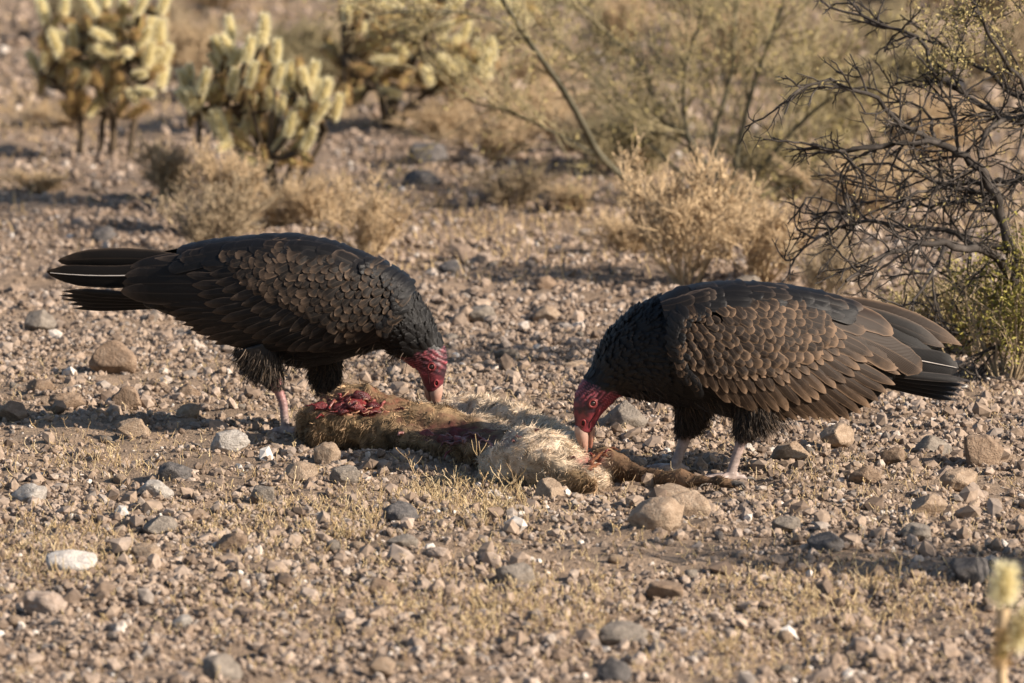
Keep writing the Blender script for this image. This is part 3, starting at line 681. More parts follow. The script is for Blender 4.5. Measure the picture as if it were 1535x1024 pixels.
# the darker bird, facing +X
YL = .40; rl = G(435, 655)
fanL = lambda n, a, b: [tuple(np.array(a) * (1 - k / (n - 1)) + np.array(b) * k / (n - 1)) for k in range(n)]
def rows(bases, tips, n, w, **kw):
    """n feathers between polylines of bases and tips"""
    def pl(P, t):
        P = np.array(P, float); d = np.r_[0, np.cumsum(np.linalg.norm(np.diff(P, axis=0), axis=1))]; d /= d[-1]
        return (float(np.interp(t, d, P[:, 0])), float(np.interp(t, d, P[:, 1])))
    return [(pl(bases, k / (n - 1)), pl(tips, k / (n - 1)), w, kw) for k in range(n)]
LEFT = dict(
    label='dark blackish turkey vulture pecking the back of the carcass, faintly scalloped wing and split tail', seed=1, face=1, Y=YL, root=(rl[0], YL, 0.0),
    trunk=[(212, 440, 214, 464, 20), (260, 415, 262, 476, 38), (310, 388, 310, 498, 54), (360, 368, 358, 520, 66), (410, 360, 410, 540, 74), (460, 359, 462, 549, 77), (510, 370, 515, 537, 75),
           (555, 386, 560, 522, 67), (594, 408, 586, 520, 58), (624, 437, 594, 528, 48), (643, 466, 608, 538, 38), (655, 490, 618, 545, 29), (660, 502, 621, 548, 26)],
    head=[(654, 488, 618, 543, 24), (661, 503, 621, 547, 23), (669, 514, 625, 549, 22), (674, 528, 628, 553, 21.5), (674.5, 543, 631, 560, 20.5), (672, 557, 634, 567, 16.5), (668.5, 570, 637, 575, 13), (665, 583, 641, 583, 10)],
    beak=[(667, 572, 648, 572, 9), (667, 580, 646.5, 579, 10), (666, 588, 646.5, 586, 9.5), (664, 595, 648, 592, 7.5), (661, 601, 652, 599, 5), (657, 606, 655, 605, 1)],
    jaw=[(648, 574, 638.5, 575, 8), (647.5, 583, 638.5, 583, 7.5), (648, 591, 640.5, 591, 5.5), (650, 598, 645, 598, 1.5)],
    gape=[(645, 556), (647, 563), (648, 570), (648.5, 577)], eye=(656, 546), nostril=(661, 573), crown=lambda x, y: (x - 664), tilt=0.0, bare=.009,
    legcol=(np.array([.26, .20, .18]), np.array([.32, .10, .10])),
    legs=[dict(thigh=[(392, 520, YL - .045, 40), (400, 548, YL - .05, 30), (412, 566, YL - .055, 19), (423, 582, YL - .058, 11)],
               tarsus=[(421, 576, YL - .058, 9.5), (432, 606, YL - .058, 8), (434, 630, YL - .058, 7.5), (434, 651, YL - .058, 9)],
               toes=[(.1, .06), (-.55, .055), (.7, .055), (3.0, .035)]),
          dict(thigh=[(470, 520, YL + .05, 40), (482, 548, YL + .055, 26), (484, 575, YL + .058, 18), (480, 590, YL + .06, 12)],
               tarsus=[(480, 585, YL + .06, 9), (478, 605, YL + .06, 8), (475, 630, YL + .06, 8), (474, 644, YL + .06, 9)],
               toes=[(.1, .06), (-.55, .055), (.7, .055), (3.0, .035)])],
    env=[(40, 398, 472, 12), (150, 383, 478, 24), (200, 380, 482, 38), (260, 374, 498, 54), (310, 364, 518, 66), (360, 356, 538, 78), (410, 350, 552, 84), (460, 351, 556, 86), (510, 362, 546, 84), (560, 380, 532, 76), (612, 412, 536, 62), (660, 450, 560, 50)],
    wing=[(235, 402), (306, 388), (357, 379), (396, 370), (441, 366), (518, 380), (584, 407), (609, 427), (612, 445), (603, 470), (589, 488), (568, 504), (533, 512), (497, 518), (439, 524), (409, 515), (330, 510), (290, 492), (262, 472), (245, 450)],
    rows=[('flight_feather', 'feather_dark', .0012, rows([(390, 462), (510, 506)], [(238, 450), (250, 464), (264, 479), (290, 497), (330, 516), (380, 522)], 13, 15, pointed=.35)),
          ('flight_feather', 'feather_dark', .0026, rows([(370, 440), (372, 396)], [(181, 441), (183, 430), (188, 419), (197, 407)], 4, 30, pointed=.1) + rows([(392, 394), (440, 372)], [(234, 397), (307, 389)], 3, 22)),
          ('flight_feather', 'feather_dark', .0038, rows([(430, 424), (580, 500)], [(286, 414), (300, 438), (320, 462), (348, 485), (392, 506), (436, 524), (490, 521)], 15, 18, pointed=.2)),
          ('covert_feather', 'feather_dark', .0052, rows([(440, 400), (592, 476)], [(314, 402), (336, 430), (368, 456), (410, 477), (452, 497), (500, 510), (545, 508)], 17, 18, pointed=.1)),
          ('covert_feather', 'feather_scale', .0064, rows([(410, 385), (490, 436), (594, 470)], [(346, 396), (364, 421), (396, 442), (440, 461), (486, 485), (532, 498)], 17, 17))],
    scales=[(352, 386), (396, 374), (441, 370), (518, 385), (582, 412), (606, 430), (610, 446), (600, 470), (588, 480), (560, 490), (528, 490), (490, 472), (452, 455), (418, 440), (384, 418)],
    flow=lambda x, y: math.radians(180 - 28 - (x - 480) * .10), spacing=(11.2, 13.8), shoulder=(612, 430), scale_mat='feather_scale', mirror_mat='feather_dark',
    loose=[('flight_feather', 'feather_dark', (275, 408), (60, 414), 34, .012, dict(bend=-.03, shaft=True)), ('flight_feather', 'feather_dark', (290, 398), (76, 397), 30, .022, dict(bend=.03)),
           ('flight_feather', 'feather_black', (270, 412), (92, 409), 32, .03, dict(bend=.01)), ('flight_feather', 'feather_dark', (262, 424), (110, 428), 26, .018, dict(bend=.02)),
           ] + [('tail_feather', 'feather_tail', (270, 450 + 2 * k), (80 + 4 * abs(k - 1) ** 1.3, 442 + 6.6 * k), 13, -.012 + .012 * k, dict(pointed=.8)) for k in range(5)] ,
    mantle=(600, 330), front_edge=[(560, 398), (588, 412), (606, 428), (611, 446), (603, 468), (590, 486)], neck_from=9, down=[(372, 540, 90), (400, 548, 90), (440, 548, 60), (600, 535, 40), (560, 520, 20)], nplume=2000)
vulture(LEFT).rotation_euler[2] = math.radians(-9)
# the browner bird, facing -X
YR = -.20; rr_ = G(1085, 722)
RIGHT = dict(
    label='brown-winged turkey vulture bent over the carcass leg end, strongly scalloped wing coverts', seed=2, face=-1, Y=YR, root=(rr_[0], YR, 0.0),
    trunk=[(1352, 520, 1345, 572, 24), (1300, 486, 1295, 596, 46), (1250, 460, 1245, 612, 62), (1200, 443, 1195, 622, 74), (1150, 434, 1150, 630, 80), (1100, 430, 1100, 626, 82), (1050, 432, 1060, 615, 79),
           (1010, 439, 1016, 605, 72), (972, 451, 986, 598, 63), (938, 470, 964, 595, 53), (911, 498, 946, 592, 43), (896, 523, 932, 590, 35), (888, 542, 924, 592, 31), (884, 550, 920, 594, 28)],
    head=[(889, 540, 926, 592, 29), (882, 553, 921, 596, 27), (870, 566, 916, 602, 26), (860, 580, 909, 610, 25), (855, 597, 901, 618, 23), (855.5, 612, 895, 626, 19), (857.5, 628, 890, 635, 14.5), (860, 644, 887, 644, 11)],
    beak=[(858, 634, 879, 634, 10), (858.5, 644, 879.5, 643, 11), (860.5, 653, 879.5, 652, 10), (864, 662, 879, 660, 8), (869, 670, 878.5, 668, 5.5), (875, 678, 877, 677, 1)],
    jaw=[(879, 635, 890, 636, 9), (879, 646, 889, 646, 8), (879, 657, 887, 657, 6), (880, 668, 884.5, 668, 1.8)],
    gape=[(888, 621), (885, 627), (882, 633), (880, 640)], eye=(882, 603), nostril=(867, 632), crown=lambda x, y: (866 - x), tilt=0.0, bare=.016,
    legcol=(np.array([.32, .25, .22]), np.array([.30, .18, .155])),
    legs=[dict(thigh=[(1130, 600, YR - .05, 42), (1122, 630, YR - .058, 30), (1113, 645, YR - .065, 19), (1105, 660, YR - .068, 11)],
               tarsus=[(1103, 660, YR - .068, 10), (1096, 682, YR - .068, 8.5), (1088, 706, YR - .07, 8.5), (1084, 722, YR - .07, 10)],
               toes=[(3.1, .065), (3.75, .06), (2.5, .06), (.1, .035)]),
          dict(thigh=[(1050, 590, YR + .05, 36), (1042, 622, YR + .055, 24), (1037, 640, YR + .058, 17), (1034, 653, YR + .06, 12)],
               tarsus=[(1034, 652, YR + .06, 11), (1028, 672, YR + .06, 9.5), (1019, 694, YR + .06, 8.5), (1014, 708, YR + .06, 10)],
               toes=[(3.1, .065), (3.75, .06), (2.5, .06), (.1, .035)])],
    env=[(1480, 500, 600, 10), (1400, 490, 605, 20), (1350, 474, 615, 34), (1300, 460, 632, 54), (1250, 443, 648, 72), (1200, 432, 652, 84), (1150, 424, 652, 92), (1100, 422, 648, 94), (1050, 424, 634, 90), (1010, 432, 620, 82), (960, 452, 605, 66)],
    wing=[(1001, 484), (1012, 476), (1050, 468), (1096, 457), (1135, 448), (1180, 450), (1225, 462), (1265, 482), (1310, 505), (1345, 540), (1344, 566), (1328, 588), (1308, 607), (1258, 630), (1200, 626), (1135, 624), (1096, 612), (1060, 594), (1025, 572), (1009, 554), (1002, 530)],
    rows=[('flight_feather', 'feather_brown', .0012, rows([(1200, 505), (1060, 560)], [(1348, 566), (1330, 589), (1311, 609), (1262, 634), (1215, 628), (1138, 628)], 15, 18, pointed=.3)),
          ('flight_feather', 'feather_brown', .0026, [((1255, 500), (1382, 560), 42, dict(bend=-.04)), ((1225, 470), (1336, 506), 34, dict(bend=-.05)), ((1200, 466), (1290, 500), 30, dict(bend=-.04)), ((1225, 495), (1345, 555), 32, {})]),
          ('flight_feather', 'feather_brown', .0038, rows([(1180, 482), (1022, 535)], [(1304, 535), (1279, 561), (1260, 576), (1232, 590), (1201, 605), (1163, 615), (1120, 618), (1084, 600)], 17, 19, bend=-.02, pointed=.15)),
          ('covert_feather', 'feather_brown', .0052, rows([(1185, 470), (1010, 520)], [(1262, 510), (1252, 534), (1227, 548), (1194, 566), (1150, 583), (1110, 590), (1070, 585), (1035, 572)], 19, 18, bend=-.02, pointed=.1)),
          ('covert_feather', 'feather_brown_scale', .0064, rows([(1180, 464), (1110, 500), (1010, 500)], [(1240, 500), (1230, 524), (1205, 543), (1165, 560), (1120, 570), (1075, 566), (1035, 556), (1018, 545)], 20, 17))],
    scales=[(1004, 486), (1040, 473), (1096, 460), (1140, 452), (1185, 457), (1222, 474), (1236, 498), (1228, 518), (1200, 534), (1160, 548), (1110, 556), (1060, 552), (1022, 540), (1006, 520)],
    flow=lambda x, y: math.radians(34 + (1120 - x) * .14), spacing=(11.2, 13.6), shoulder=(1005, 495), scale_mat='feather_brown_scale', mirror_mat='feather_brown',
    loose=[('flight_feather', 'feather_brown', (1225, 452), (1452, 524), 30, .015, dict(bend=-.05, pointed=.7)), ('flight_feather', 'feather_dark', (1230, 462), (1425, 527), 28, .008, dict(bend=-.05, pointed=.6)), ('flight_feather', 'feather_tail', (1250, 480), (1412, 540), 26, .002, dict(bend=-.03, pointed=.5)),
           ('tail_feather', 'feather_tail', (1310, 530), (1444, 558), 40, -.004, dict(shaft=True, pointed=.1))] +
          [('tail_feather', 'feather_tail', (1305, 560 + 3 * k), (1459 - 3 * k, 577 + 7.5 * k), 13, -.014 + .012 * k, dict(pointed=.8)) for k in range(5)],
    mantle=(985, 1215), front_edge=[(1040, 468), (1014, 477), (1002, 492), (1001, 515), (1005, 538), (1014, 558), (1030, 574)], neck_from=8, down=[(1120, 632, 120), (1145, 640, 120), (1165, 632, 90), (1060, 612, 50), (945, 590, 60), (965, 592, 40), (1040, 610, 40)], nplume=2200)
vulture(RIGHT).rotation_euler[2] = math.radians(9)

# ------------------------------------------------------------------ carcass
M['carcass'] = mat_attr('carcass_hide', .8, .2, 120, .6, .004, var=.35, vscale=60)
M['fur'] = mat_attr('matted_fur', .75, .2, var=.25, vscale=40, transl=.15)
M['flesh'] = mat_attr('raw_flesh', .32, .5, 140, .6, .003, var=.4, vscale=110)
M['meat_red'] = mat_noise('meat_red', [(.3, (.055, .007, .008)), (.5, (.13, .016, .016)), (.76, (.26, .06, .05))], 2.2, .3, .8, .003, 6, spec=.5)
M['meat_dark'] = mat_noise('meat_dark', [(.3, (.03, .006, .007)), (.6, (.11, .014, .014)), (.8, (.22, .05, .04))], 2.2, .3, .8, .003, 6, spec=.5)
def carcass():
    root_loc = np.array([*at(680, 690, .05)[:2], 0.0]); O = root_loc
    root = thing('animal_carcass', 'torn furry animal carcass lying on gravel with open red flesh and pale back', 'carcass', tuple(root_loc))
    def world_rings(tab):          # (px, y of back point, centre depth Y, height, half depth) -> rings standing on the ground
        out = []
        for px, Yc, z0, h, hd in tab:
            x = at(px, 660, Yc)[0]; out.append((np.array([x, Yc, z0 + h]), np.array([x, Yc, z0]), hd))
        return out
    buf = Buf()
    A = [(447, .25, .01, .050, .020), (458, .245, -.004, .066, .045), (480, .24, -.006, .092, .072), (520, .235, -.006, .118, .090), (560, .225, -.006, .112, .090), (600, .21, -.006, .096, .086), (630, .195, -.006, .086, .082), (690, .15, -.006, .074, .078), (745, .12, -.005, .066, .07), (775, .10, 0, .04, .035)]
    B = [(590, .42, 0, .035, .03), (615, .41, -.004, .062, .05), (655, .385, -.004, .072, .06), (705, .33, -.004, .084, .066), (760, .22, -.004, .088, .068), (810, .09, -.004, .080, .066), (850, 0, -.004, .066, .055), (880, -.07, -.004, .042, .035), (893, -.10, 0, .02, .015)]
    C = [(718, -.26, .01, .025, .02), (735, -.28, -.004, .070, .055), (765, -.30, -.004, .098, .080), (800, -.32, -.004, .102, .090), (835, -.335, -.004, .094, .088), (870, -.345, -.004, .056, .076), (897, -.35, -.004, .034, .052), (910, -.345, 0, .02, .02)]
    Dd = [(845, -.18, 0, .032, .05), (880, -.20, -.004, .042, .05), (910, -.23, -.004, .052, .048), (935, -.26, -.004, .046, .040), (962, -.30, -.002, .036, .024), (1000, -.345, .002, .026, .015), (1035, -.375, .004, .020, .011), (1062, -.395, .004, .018, .010), (1084, -.408, .002, .026, .015), (1104, -.415, .002, .012, .008)]
    Ff = [(600, .10, 0, .055, .06), (660, .06, 0, .058, .09), (720, .0, 0, .06, .13), (770, -.06, 0, .06, .15), (810, -.12, 0, .055, .12), (840, -.15, 0, .04, .06)]     # flat torn middle
    P2 = [(840, -.40, -.002, .05, .03), (865, -.43, -.002, .045, .028), (888, -.45, -.002, .036, .024), (900, -.46, 0, .02, .014)]                                       # paw below the haunch
    A2 = [(452, .215, 0, .03, .015), (466, .205, -.004, .075, .035), (486, .20, -.004, .098, .045), (505, .20, -.004, .085, .04), (520, .20, 0, .05, .02)]          # shoulder knob
    A3 = [(545, .17, 0, .03, .02), (570, .16, -.004, .068, .045), (610, .14, -.004, .066, .05), (650, .11, -.004, .045, .04), (680, .09, 0, .02, .02)]                # rolled flap of hide
    A4 = [(530, .22, .05, .03, .02), (545, .215, .06, .055, .022), (556, .21, .06, .058, .020), (572, .205, .05, .04, .02)]                                             # torn rib edge
    for t in (A, A2, A3, A4, B, C, Dd, Ff, P2): loft(buf, [(q[0], q[1], q[2]) for q in world_rings(smooth_rings(t, 2))], 26)
    V, N, F = remeshed(buf, .0042, 5)
    nz = np.array([mnoise.noise(Vector(p * 22)) + .8 * mnoise.noise(Vector(p * 10 + np.array([3, 7, 1]))) for p in V]); nz2 = np.array([mnoise.noise(Vector(p * 60 + np.array([9, 1, 2]))) for p in V])
    px, py = to_px(V)
    # torn places: the open chest on the first hump and the hollow behind the haunch
    m1 = np.clip(1.25 - np.hypot((px - 530) / 72, (py - 602) / 20) + .45 * nz2, 0, 1) * np.clip((V[:, 2] - .05) / .02, 0, 1)
    m2 = np.clip(1.2 - np.hypot((px - 690) / 92, (py - 645 - .14 * (px - 690)) / 21) + .45 * nz2, 0, 1) * np.clip((N[:, 2] + .15) / .3, 0, 1) * (V[:, 1] < .26)
    m3 = np.clip(1.1 - np.hypot((px - 890) / 30, (py - 690) / 16) + .3 * nz2, 0, 1)
    mm = np.clip(m1 + m2 + m3, 0, 1)
    disp = .010 * nz + .004 * nz2 - .014 * np.clip(m1, 0, 1) * (.4 + 1.6 * np.abs(nz)) - .012 * m2 + .008 * np.clip(nz2, 0, 1) * mm
    V = V + N * disp[:, None]; V[:, 2] = np.maximum(V[:, 2], hgt(V[:, 0], V[:, 1]) - .006)
    dC = np.min([seg_dist(V, world_rings(C)[i][0] * .5 + world_rings(C)[i][1] * .5, world_rings(C)[i + 1][0] * .5 + world_rings(C)[i + 1][1] * .5)[0] for i in range(len(C) - 1)], axis=0)
    dB = np.min([seg_dist(V, world_rings(B)[i][0] * .5 + world_rings(B)[i][1] * .5, world_rings(B)[i + 1][0] * .5 + world_rings(B)[i + 1][1] * .5)[0] for i in range(len(B) - 1)], axis=0)
    pale = np.clip((.105 - np.minimum(dC, dB)) / .03, 0, 1) * np.clip((px - 585) / 40, 0, 1) * np.clip((925 - px) / 25, 0, 1)
    leg = np.clip((px - 905) / 25, 0, 1)
    brown = np.array([.20, .135, .072]); cream = np.array([.50, .40, .295]); legc = np.array([.13, .078, .045])
    hide = brown * (1 + .5 * nz)[:, None] * (1 - pale)[:, None] + cream * (1 + .25 * nz)[:, None] * pale[:, None]
    hide = hide * (1 - leg)[:, None] + legc * (1 + .6 * nz)[:, None] * leg[:, None]
    fl = np.array([.11, .014, .014]) * (1 + .9 * nz2)[:, None]; fl2 = np.array([.060, .014, .014]) * (1 + .8 * nz2)[:, None]
    C_ = hide * (1 - mm)[:, None] + (fl * m1[:, None] + fl2 * m2[:, None] + fl * m3[:, None]) * (mm / (m1 + m2 + m3 + 1e-6))[:, None]
    link('body', mesh_np('body', V - O, F, True, np.clip(C_, 0, 1), None, [M['carcass']]), root)
    # fur: clumped hairs with a lie
    r = np.random.default_rng(11)
    w = np.clip(1 - mm * 1.15, 0, 1) * (1 - .55 * leg) * (V[:, 2] > .004); w = w * np.where(pale > .5, 1.25, .9); w /= w.sum()
    for nm, n, Lr, wd, curl, lift in (('fur', 40000, (.006, .015), .0006, .22, .2), ('fur_tuft', 4200, (.011, .022), .0006, .7, .4)):
        ids = r.choice(len(V), n, p=w); P = V[ids] + r.normal(0, .0012, (n, 3)); nn = N[ids]
        cl = np.array([mnoise.noise_vector(Vector(p * 48)) for p in P])           # neighbouring hairs share a lean
        lie = np.where((pale[ids] > .5)[:, None], np.array([.75, -.35, -.05]), np.array([-.2, -.35, -.55]))
        Dv = nn * lift + lie + cl * 2.2 + r.normal(0, .12, (n, 3))
        sh = r.uniform(.65, 1.35, (n, 1)); pl = pale[ids][:, None]
        pt = np.array([mnoise.noise(Vector(p * 27 + np.array([5, 2, 8]))) for p in P])[:, None]
        cc = (np.array([.28, .188, .108]) * (1 - .5 * leg[ids][:, None]) * np.clip(.8 + 1.6 * pt, .3, 2.0) * (1 - pl) + np.array([.63, .52, .39]) * np.clip(1 + .8 * pt, .35, 1.3) * pl) * sh
        g_ = (r.random((n, 1)) < .13); cc = np.where(g_, cc * np.where(pl > .5, .38, 1.9), cc)
        b = Buf(); strands(b, P - O, Dv, r.uniform(*Lr, n), wd, .12, curl * .5, np.clip(cc, 0, 1), 5)
        o = link(nm, b.mesh(nm, [M['fur']]), root); o['kind'] = 'stuff'
    # ragged strips of meat and sinew
    def strips(n, cx, cy, sx, sy, zlift, cols, rad, seed):
        r = np.random.default_rng(seed)
        for k in range(n):
            x, y = cx + r.normal(0, sx), cy + r.normal(0, sy); near = np.where(np.hypot(px - x, py - y) < 6)[0]
            if len(near) == 0: continue
            j = near[np.argmin(V[near, 1])]; p = V[j] - [0, 0, .003]; d = r.normal(0, 1, 3) * [1, .6, .2]; d /= np.linalg.norm(d); L = r.uniform(.012, .034)
            t = np.linspace(0, 1, 7); up = r.uniform(.2, 1) * zlift
            q = p + d * (t * L)[:, None] + np.array([0, 0, 1.0]) * (up * np.sin(t * r.uniform(2, 3.4)))[:, None] + r.normal(0, .0012, (7, 3))
            b = Buf(); tube(b, q - O, rad * r.uniform(.5, 1.3) * np.array([1, 1.1, .8, 1.0, .7, .55, .15]), 7, np.array(cols[int(r.integers(len(cols)))]) * r.uniform(.7, 1.3))
            link('flesh_strip', b.mesh('flesh_strip', [M['flesh']]), root)
    strips(90, 530, 603, 33, 7, .005, [(.11, .013, .013), (.17, .024, .022), (.05, .007, .008), (.34, .17, .10)], .0021, 1)
    strips(34, 690, 650, 34, 9, .008, [(.10, .018, .018), (.06, .012, .012), (.20, .09, .075)], .0030, 2)
    strips(20, 890, 688, 10, 7, .008, [(.16, .03, .025), (.24, .10, .05), (.10, .03, .02)], .0032, 3)
    # lumps of torn meat
    lr = np.random.default_rng(31); lump = [rock_mesh('meat_lump', 700 + k, 3, .35, [M['meat_dark' if k % 2 else 'meat_red']], 6) for k in range(4)]
    for k, (x, y) in enumerate([(480, 606), (496, 598), (508, 607), (520, 596), (532, 603), (541, 591), (552, 588), (560, 600), (572, 596), (584, 606), (545, 608), (512, 616), (640, 645), (664, 650), (690, 648), (712, 655), (735, 662), (676, 660), (886, 686), (898, 692), (880, 676)]):
        near = np.argmin(np.hypot(px - x, py - y) + 300 * np.maximum(0, V[:, 1] - .3)); o = link('meat_lump', lump[k % 4], root, tuple(V[near] - O)); q = lr.uniform(.007, .015)
        o.scale = (q * 1.3, q, q * lr.uniform(.5, .9)); o.rotation_euler = tuple(lr.uniform(-.6, .6, 3))
    # rib ends showing in the open chest
    for k in range(6):
        x = 492 + 15 * k; t = np.linspace(0, 1, 7); q = at(x + 10 * t + 3 * np.sin(t * 3), 614 - 14 * np.sin(t * 2.3) + (k % 2) * 2, .165 + .03 * t); b = Buf()
        tube(b, q - O, np.array([.0028, .003, .0029, .0028, .0026, .0022, .0012]), 7, np.array([.22, .07, .055]) * (.8 + .08 * k)); link('rib', b.mesh('rib', [M['flesh']]), root)
    # claws on the dried leg
    for k in range(3):
        e = at(1093 + 5 * k, 739 + 2 * k, -.415 - .012 * k); e[2] = .012; b = Buf()
        tube(b, np.array([e, e + [.012, -.006, .004], e + [.020, -.010, -.008]]) - O, [.004, .003, .0008], 7); link('claw', b.mesh('claw', [M['claw']]), root)
carcass()

# ------------------------------------------------------------------ plants
def grow(out, p, d, L, rad, depth, r, seg=.05, wob=.25, kids=(2, 4), ratio=.62, spread=.7, up=.1, zig=0.0, tips=None, kr=.62, curl=0.0):
    kax = r.normal(0, 1, 3) * curl
    n = max(3, int(L / seg) + 1); P = [np.array(p, float)]; d = np.array(d, float); d /= np.linalg.norm(d)
    for k in range(n):
        z = r.normal(0, wob, 3) + ((-1) ** k) * zig * np.cross(d, [0.2, 1, .3])
        d = d + z * .6 + np.cross(kax, d) + np.array([0, 0, up * .3]); d /= np.linalg.norm(d); P.append(P[-1] + d * L / n)
    P = np.array(P); out.append((P, np.linspace(rad, rad * .55 if depth else rad * .25, len(P)), depth))
    if tips is not None and depth == 0: tips.extend(P[1:])
    if depth > 0:
        for _ in range(int(r.integers(kids[0], kids[1] + 1))):
            t = r.uniform(.25, 1.0); i = min(int(t * (len(P) - 1)), len(P) - 2); dd = P[i + 1] - P[i]; dd /= np.linalg.norm(dd) + 1e-9
            grow(out, P[i], dd + r.normal(0, spread, 3) + [0, 0, up], L * ratio * r.uniform(.7, 1.25), rad * kr, depth - 1, r, seg, wob, kids, ratio, spread, up, zig, tips, kr, curl)
def build_tubes(paths, lo, hi, sides):
    b = Buf()
    for P, R, dp in paths:
        if lo <= dp <= hi: tube(b, P, R, sides)
    return b
def leaves(points, n, size, r, jitter):
    pts = np.array(points); c = pts[r.integers(0, len(pts), n)] + r.normal(0, jitter, (n, 3)); a = r.normal(size=(n, 3)); a /= np.linalg.norm(a, axis=1)[:, None]
    b_ = np.cross(a, r.normal(size=(n, 3))); b_ /= np.linalg.norm(b_, axis=1)[:, None]; s = size * r.uniform(.6, 1.4, (n, 1))
    V = np.stack([c - a * s, c + b_ * s * .42, c + a * s, c - b_ * s * .42], 1).reshape(-1, 3); return V, np.arange(n * 4).reshape(-1, 4)

# dry twiggy bursage: four moulds, unit height
def shrub_mould(seed, nst, depth, mat, lean=.75, seeds=0, rad=.0105):
    r = np.random.default_rng(seed); paths = []; tips = []
    for k in range(nst):
        a = r.uniform(0, 6.28); s = r.uniform(.1, lean); grow(paths, (math.cos(a) * .04, math.sin(a) * .04, -.03), (math.cos(a) * s, math.sin(a) * s, 1), r.uniform(.45, .75), rad, depth, r, .09, .16, (3, 6), .52, .5, .22, 0, tips, .66)
    st = build_tubes(paths, 1, 9, 4).mesh('stems', [M[mat]]); tw = build_tubes(paths, 0, 0, 3); 
    if seeds:
        V, F = leaves(tips, seeds, .015, r, .008); tw.add(V, F)
    return st, tw.mesh('twigs', [M[mat]])
MOULD = [shrub_mould(40, 17, 3, 'twig_tan', 1.1, 1400), shrub_mould(41, 18, 3, 'twig_tan', 1.0, 2600), shrub_mould(42, 22, 3, 'twig_grey', 1.0, 900), shrub_mould(43, 24, 3, 'twig_tan', .55, 1500), shrub_mould(44, 22, 3, 'twig_olive', .9, 2600)]
def put_shrub(px, py, wpx, hpx, k, label, name='dry_shrub', group=None, rz=0.0):
    p = G(px, py); s = (p[1] + CAMD) / FPX
    o = thing(name, label, 'shrub', tuple(p), group, rz); a = link('stems', MOULD[k][0], o); b = link('twigs', MOULD[k][1], o)
    for q in (a, b): q.scale = (wpx * s * .85, wpx * s * .85, hpx * s * 1.05)
    return o
SHRUBS = [
 (1030, 428, 300, 215, 0, 'tall pale tan twiggy shrub rising behind the brown vulture back', .3), (1145, 422, 250, 135, 1, 'lower tan twiggy shrub beside the tall one behind the brown vulture', 1.2),
 (1240, 452, 170, 110, 2, 'greyish wiry shrub below the thorny branches', 2.0), (320, 385, 230, 120, 2, 'grey-green wiry shrub behind the dark vulture back', .5), (345, 352, 200, 150, 3, 'thin reddish-tan shrub rising before the pale cactus', 2.2),
 (555, 388, 190, 125, 1, 'straw-coloured dense shrub behind the dark vulture shoulder', 1.0), (480, 345, 190, 90, 0, 'low straw shrub at the foot of the pale cactus', .1), (255, 300, 180, 100, 3, 'low tan shrub between the two pale cacti', 1.4),
 (745, 240, 220, 80, 1, 'golden tan low shrub beside the dark boulders', .9), (860, 320, 150, 50, 3, 'low yellow tuft shrub under the slanting green branch', .9), (770, 310, 190, 70, 2, 'flat greyish shrub below the slanting green branch', .4),
 (900, 250, 200, 100, 2, 'greyish shrub under the green-barked tree', 3.0), (800, 200, 240, 90, 1, 'tan mound shrub between bushy cactus and green-barked tree', .2)]
SHRUBS += [(660, 205, 220, 60, 1, 'flat golden clump at the foot of the bushy cactus', 1.7), (90, 190, 220, 45, 1, 'flat tan clump behind the many-stemmed cactus', 2.7),
 (60, 290, 170, 40, 3, 'low tan tuft in front of the many-stemmed cactus', 2.1), (1290, 330, 240, 120, 1, 'tan shrub glimpsed through the thorny branches', 2.9), (1400, 240, 260, 120, 1, 'tan shrub higher up behind the thorny branches', .4)]
SHRUBS += [(965, 262, 260, 130, 4, 'olive-tan shrub under the limbs of the green-barked tree', .6), (1180, 300, 260, 130, 4, 'olive-tan shrub between the green-barked tree and the thorny bush', 1.9), (860, 230, 240, 90, 3, 'wispy tan shrub under the slanting green limb', 2.5), (1270, 210, 300, 140, 4, 'broad olive shrub behind the thorny branches', 1.1),
 (470, 130, 230, 110, 4, 'olive shrub between the pale cactus and the dark bushy one', 2.2), (290, 120, 220, 100, 3, 'reddish-tan shrub behind the pale cactus', 3.1), (1080, 370, 200, 90, 1, 'low straw shrub behind the tall pale tan one', 4.0), (420, 345, 180, 80, 1, 'low straw tuft at the trunk of the pale cactus', 5.0), (940, 385, 170, 70, 3, 'thin straw tuft beside the tall pale tan shrub', 2.4)]
for (px, py, w, h, k, lab, rz) in SHRUBS: put_shrub(px, py, w, h, k, lab, rz=rz)
r = np.random.default_rng(77)
for k in range(58):
    px = r.uniform(-420, 1800); py = r.uniform(-30, 165)
    if px < 150 and py > 60 or (140 < px < 260 and py > 110): continue
    put_shrub(px, py, r.uniform(120, 260), r.uniform(60, 130), int(r.integers(5)), 'dry brush clump on the far desert slope', 'brush_clump', 'brush clumps on the far slope', r.uniform(0, 6))

